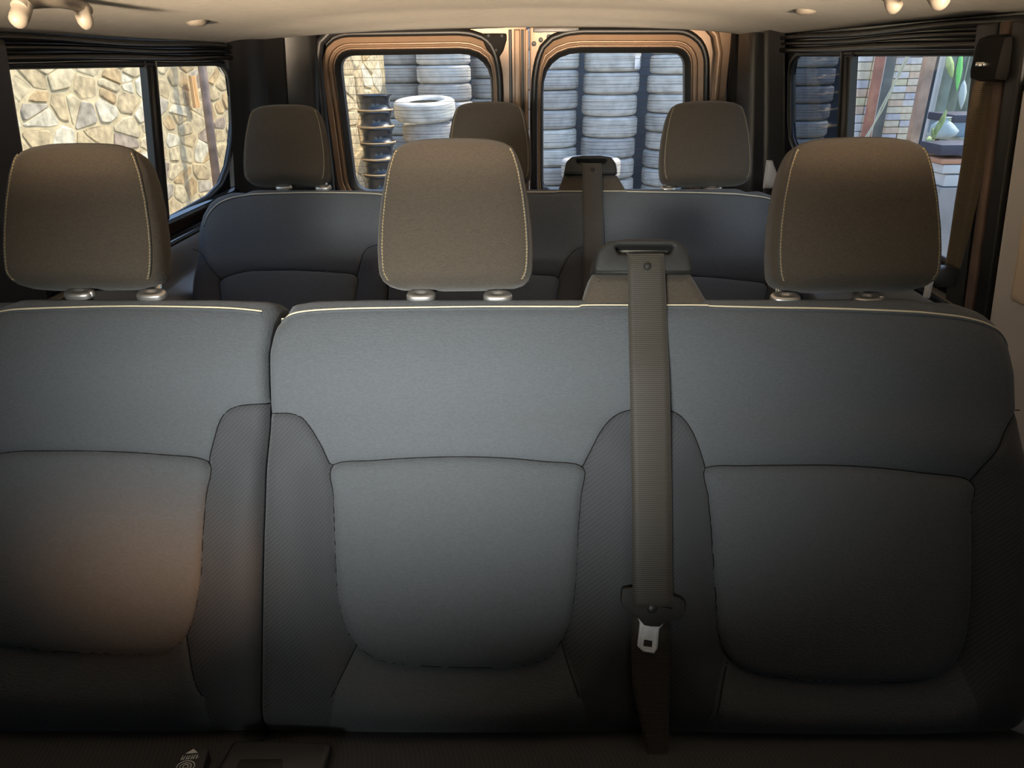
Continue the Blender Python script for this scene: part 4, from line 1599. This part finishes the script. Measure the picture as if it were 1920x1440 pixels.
# white paper label wrapped on a tyre of the middle stack
lt = center_stack[0]
for c_ in center_stack:
    if abs(c_.location.z - za(1187, 116, YT)) < .12: lt = c_
v, f = [], []
zc0, zc1 = za(1187, 129, YT - .2), za(1187, 104, YT - .2)
for k in range(5):
    q = math.radians(-48 + k * 5)
    for z in (zc0, zc1):
        v.append((.331 * math.cos(q), .331 * math.sin(q), z - lt.location.z))
for k in range(4):
    f.append((2 * k, 2 * k + 2, 2 * k + 3, 2 * k + 1))
lb = raw('paper_label', v, f, M['white'], None)
lb.parent = lt
lb.rotation_euler = (0, 0, -lt.rotation_euler.z)
lb['label'] = 'white paper label'

# --- stack of black wheel rims beside the stone wall
YR = 7.55
rim_m = MB()
rp = [(.10, .02), (.105, .035), (.135, .04), (.140, .075), (.158, .088), (.172, .090), (.174, .078), (.160, .066), (.150, .03), (.146, -.03), (.156, -.066), (.174, -.080), (.172, -.092), (.158, -.088), (.140, -.07), (.132, .02)]
xr = xa(705, YR)
zt = za(705, 176, YR)
rims = []
def make_rim():
    t = thing('wheel_rim', None, 'wheel rim')
    m = MB(); m.lathe(rp, 36); auto_smooth(m.obj('barrel', M['rim'], t, loc=(0, 0, 0)), 40)
    m = MB(); m.lathe([(.1735, -.096), (.1775, -.092), (.1775, -.078), (.1735, -.074)], 36); m.obj('rim_lip', M['rimlip'], t, loc=(0, 0, 0))
    m = MB(); m.lathe([(.0, .03), (.05, .03), (.07, .05), (.105, .036), (.14, .04)], 24); m.obj('disc', M['rim'], t, loc=(0, 0, 0))
    return t
r0 = make_rim()
pit = (zt - za(705, 176 + 31.2, YR))
for k in range(11):
    z = zt - pit * (k + .5)
    if z < .08:
        break
    o = r0 if k == 0 else copy_tree(r0)
    o.location = (xr + random.uniform(-.008, .008), YR + random.uniform(-.008, .008), z)
    o.scale = (1.0, 1.0, pit / .19)
    o['label'] = '%s black steel wheel rim from the top of the rim stack by the stone wall' % ORD[min(k, 11)]
    o['group'] = 'black wheel rims in one stack'

# yard boundary behind the tyres
m = MB().box((-4, 11.0, 0), (9, 11.3, 4.2))
tag(m.obj('wall_yard', M['darkwall'], smooth=False), kind='structure')
m = MB().box((7.2, -2, 0), (7.5, 11, 3.0))
tag(m.obj('wall_shed', M['tarp'], smooth=False), kind='structure')

# --- right side: brick stacks, posts, boards, plants
def brick_stack(label, px0, px1, Y, seams_top, pitch_px, cols, group=None):
    xa_, xb_ = xa(px0, Y, 180), xa(px1, Y, 180)
    z_top = za(px1, seams_top, Y)
    h = z_top - za(px1, seams_top + pitch_px, Y)
    t = thing('brick_stack', label, 'brick stack', ((xa_ + xb_) / 2, Y, 0))
    g = ORG[t.name]
    wcol = (xb_ - xa_) / cols
    meshes = []
    for mt in BRICK:
        b = MB().box((-wcol / 2 + .003, -.06, -h / 2 + .003), (wcol / 2 - .003, .06, h / 2 - .003), .004)
        o = b.obj('brick', mt, smooth=False, loc=(0, 0, 0))
        meshes.append(o.data)
        bpy.data.objects.remove(o)
    z = z_top - h / 2
    while z > -.02 + h / 2:
        for c in range(cols):
            for row in range(2):
                o = bpy.data.objects.new('brick', random.choices(meshes, (5, 4, 3, 3, 2))[0])
                COL.objects.link(o)
                o.parent = t
                o.location = (xa_ + wcol * (c + .5) - g[0] + random.uniform(-.004, .004), row * .125 + random.uniform(-.006, .006), z)
                o.rotation_euler = (0, 0, random.uniform(-.03, .03))
        z -= h
    return t
brick_stack('stack of pale white and lilac bricks just right of the right window mullion', 1598, 1640, 6.6, 82, 17, 2)
brick_stack('stack of cream and peach bricks between the red and the brown post', 1664, 1716, 6.5, 80, 13.6, 2)
def post(label, px, py, Y, w, m_, name='post', h=3.05):
    x = xa(px, Y, py)
    t = thing(name, label, 'post', (x, Y, 0))
    MB().box((x - w, Y - w, 0), (x + w, Y + w, h), .006).obj('shaft', m_, t)
    MB().box((x - w * 2, Y - w * 2, 0), (x + w * 2, Y + w * 2, .012), .002).obj('base_plate', m_, t)
post('red oxide steel shed post left of the cream bricks', 1634, 200, 6.1, .030, M['redpaint'])
post('faded brown steel shed post right of the cream bricks', 1724, 200, 6.0, .036, M['brownpost'])
post('pale grey pipe post right of the brown post', 1748, 200, 5.7, .016, M['whitebox'])
post('grey green post at the tarpaulin edge', 1764, 200, 5.6, .026, M['tarp'])
def slab(name, label, cat, px0, px1, py0, py1, Y, depth, m_, bev=.006):
    a, b = at(px0, py1, Y=Y), at(px1, py0, Y=Y)
    t = MB().box((a[0], Y, min(a[2], b[2])), (b[0], Y + depth, max(a[2], b[2])), bev).obj(name, m_, smooth=True, loc=None)
    auto_smooth(t)
    return tag(t, label, cat)
# dark board standing behind the rope
x0, x1 = xa(1648, 6.3, 180), xa(1668, 6.3, 180)
t = thing('board', 'tall dark board standing between the two brick stacks', 'board', ((x0 + x1) / 2, 6.3, 0))
MB().box((x0, 6.3, 0), (x1, 6.34, 2.6), .004).obj('sheet', M['slate'], t)
MB().box((x0 - .03, 6.29, 0), (x0, 6.345, 2.6), .004).obj('edge_strip', M['whitebox'], t)
# rope
pa, pb = at(1690, 130, Y=5.2), at(1616, 275, Y=5.2)
rp_ = [pa + (pb - pa) * t + np.array([0, .02 * math.sin(3 * t), -.04 * math.sin(math.pi * t)]) for t in np.linspace((3.0 - pa[2]) / (pb[2] - pa[2]), (0.01 - pa[2]) / (pb[2] - pa[2]), 30)]
rope = thing('rope', 'thin pale rope slanting across the dark board and brick stacks', 'rope', tuple(rp_[-1]))
for s in (-.008, .008):
    MB().tube([p + np.array([s * math.cos(40 * i / 30), s * math.sin(40 * i / 30), 0]) for i, p in enumerate(rp_)], .006, 6).obj('strand', M['rope'], rope)
# tarpaulin behind the plants
x0, x1 = xa(1752, 6.8, 180), xa(1880, 6.8, 180)
v, f = [], []
for j, z in enumerate(np.linspace(.3, 2.7, 8)):
    for i, x in enumerate(np.linspace(x0, x1, 26)):
        v.append((x, 6.8 + .04 * math.sin(i * 1.3 + .3 * j), z))
for j in range(7):
    for i in range(25):
        a = j * 26 + i
        f.append((a, a + 1, a + 27, a + 26))
o = raw('tarpaulin', v, f, M['tarp'])
o.modifiers.new('thickness', 'SOLIDIFY').thickness = .004
tag(o, 'grey green tarpaulin hanging behind the bench on the right', 'tarpaulin')
# bench with things on it
Yb = 4.7
bench_z = za(1770, 262, Yb)
xb0, xb1 = xa(1736, Yb + .55, 255), xa(1900, Yb, 262)
t = thing('work_bench', 'pale topped bench outside the right side window', 'bench', ((xb0 + xb1) / 2, Yb, 0))
MB().box((xb0, Yb - .05, bench_z - .03), (xb1, Yb + .55, bench_z), .005).obj('bench_top', M['sack'], t)
for x in (xb0 + .04, xb1 - .04):
    for y in (Yb, Yb + .5):
        MB().box((x - .02, y - .02, 0), (x + .02, y + .02, bench_z - .03), .003).obj('leg', M['rust'], t)
MB().box((xb0 + .03, Yb, bench_z - .5), (xb1, Yb + .5, bench_z - .47), .004).obj('shelf', M['rust'], t)
def on_bench(name, label, cat, px0, px1, py_top, y, dep, m_, lid=None):
    x0, x1 = xa(px0, y, 250), xa(px1, y, 250)
    zt = za((px0 + px1) / 2, py_top, y)
    t = thing(name, label, cat, ((x0 + x1) / 2, y, bench_z))
    auto_smooth(MB().box((x0, y, bench_z), (x1, y + dep, zt), .012).obj('body', m_, t))
    if lid:
        auto_smooth(MB().box((x0 - .012, y - .012, zt - .012), (x1 + .012, y + dep + .012, zt + .035), .008).obj('lid', lid, t))
    return t
on_bench('storage_bin', 'blue grey bin with a dark lid on the bench outside', 'bin', 1784, 1850, 226, Yb + .15, .3, M['bluegrey'], M['darkbox'])
# pale sack: a slumped rounded bag
xs0 = xa(1776, Yb + .05, 250)
t = thing('sack', 'pale slumped sack on the bench left of the blue grey bin', 'sack', (xs0, Yb + .1, bench_z))
m = MB()
zt = za(1770, 222, Yb) - bench_z
m.lathe([(0, 0), (.055, 0), (.078, .02), (.082, zt * .35), (.065, zt * .62), (.034, zt * .82), (.020, zt * .90), (.030, zt), (0, zt * .99)], 18, (xs0, Yb + .1, bench_z))
m.v = [(x + .010 * math.sin(60 * z + 5 * y), y + .008 * math.sin(50 * x), z) for x, y, z in m.v]
m.obj('bag', M['sack'], t)
m = MB(); m.tube([(xs0 + .026 * math.cos(q), Yb + .1 + .026 * math.sin(q), bench_z + zt * .86) for q in np.linspace(0, 2 * math.pi, 14, endpoint=False)], .006, 6, closed=True)
m.obj('tie', M['leaf'], t)
# cartons under the bench
zb = bench_z - .03
for k, (lab, px0, px1, pt, pb_, mt) in enumerate((('dark crate under the bench top on the right', 1762, 1850, 271, 292, M['darkbox']), ('orange clay block under the dark crate', 1764, 1830, 298, 308, M['claybrick']),
                               ('white carton under the orange clay block', 1766, 1830, 309, 326, M['whitebox']), ('lower white carton beside the belt', 1768, 1830, 328, 350, M['whitebox']))):
    yy = Yb - .30
    a, b = at(px0, pb_, Y=yy), at(px1, pt, Y=yy)
    o = MB().box((a[0], yy, a[2]), (b[0], yy + .25, b[2]), .006).obj(('crate', 'clay_block', 'carton', 'carton')[k], mt)
    auto_smooth(o)
    tag(o, lab, ('crate', 'block', 'carton', 'carton')[k])
a, b = at(1766, 352, Y=Yb - .3), at(1830, 352, Y=Yb - .3)
o = MB().box((a[0] - .02, Yb - .32, 0), (b[0], Yb - .02, a[2]), .006).obj('plinth', M['concrete'], smooth=False)
tag(o, 'concrete plinth carrying the cartons outside', 'plinth')
# hanging green strip and leaves
def leaf_mesh(m, base, tip, w, nrm):
    base, tip = np.array(base, float), np.array(tip, float)
    d = tip - base
    sd = np.cross(d, nrm); sd /= np.linalg.norm(sd)
    nn = np.array(nrm, float); nn /= np.linalg.norm(nn)
    v, f = [], []
    for i, (t, ww) in enumerate(((0, .12), (.2, .7), (.45, 1), (.7, .75), (.9, .3), (1, .03))):
        c = base + d * t
        v += [c - sd * w * ww, c + nn * .15 * w * ww, c + sd * w * ww]
    for i in range(5):
        a = i * 3
        f += [(a, a + 1, a + 4, a + 3), (a + 1, a + 2, a + 5, a + 4)]
    m.add(v, f)
Yg = 4.4
def hang(name, label, cat, base, tip, w, m_):
    p, q = at(*base, Y=Yg), at(*tip, Y=Yg)
    t = thing(name, label, cat, tuple(p))
    m = MB(); leaf_mesh(m, p, q, w, (.3, -1, 0)); o = m.obj('blade', m_, t)
    o.modifiers.new('thickness', 'SOLIDIFY').thickness = .002
    m = MB(); m.tube([p + np.array([0, 0, 1.2]), p], .004, 6); m.obj('stem', m_, t)
hang('hanging_strip', 'bright green strip hanging near the right pillar belt outside', 'strip', (1803, 95), (1794, 172), .022, M['green'])
hang('hanging_leaf', 'pale drooping leaf below the bright green strip', 'leaf', (1808, 150), (1802, 206), .028, M['sack'])
hang('hanging_leaf', 'pale green drooping leaf left of the bright green strip', 'leaf', (1778, 100), (1786, 148), .026, M['leaf'])
pl = thing('leafy_plant', 'small yellow green leafy plant in front of the sack on the bench', 'plant', tuple(at(1750, 262, Y=Yb - .02)))
pb0 = at(1752, 262, Y=Yb - .02)
for tip, w in (((1775, 205), .022), ((1760, 228), .020), ((1736, 262), .022), ((1726, 275), .018), ((1748, 240), .016)):
    q = at(*tip, Y=Yb - .06)
    m = MB(); leaf_mesh(m, pb0 + (q - pb0) * .25, q, w, (.2, -1, .2)); o = m.obj('leaf', M['leaf'], pl)
    o.modifiers.new('thickness', 'SOLIDIFY').thickness = .0015
    m = MB(); m.tube([pb0, pb0 + (q - pb0) * .28], .003, 5); m.obj('stem', M['leaf'], pl)
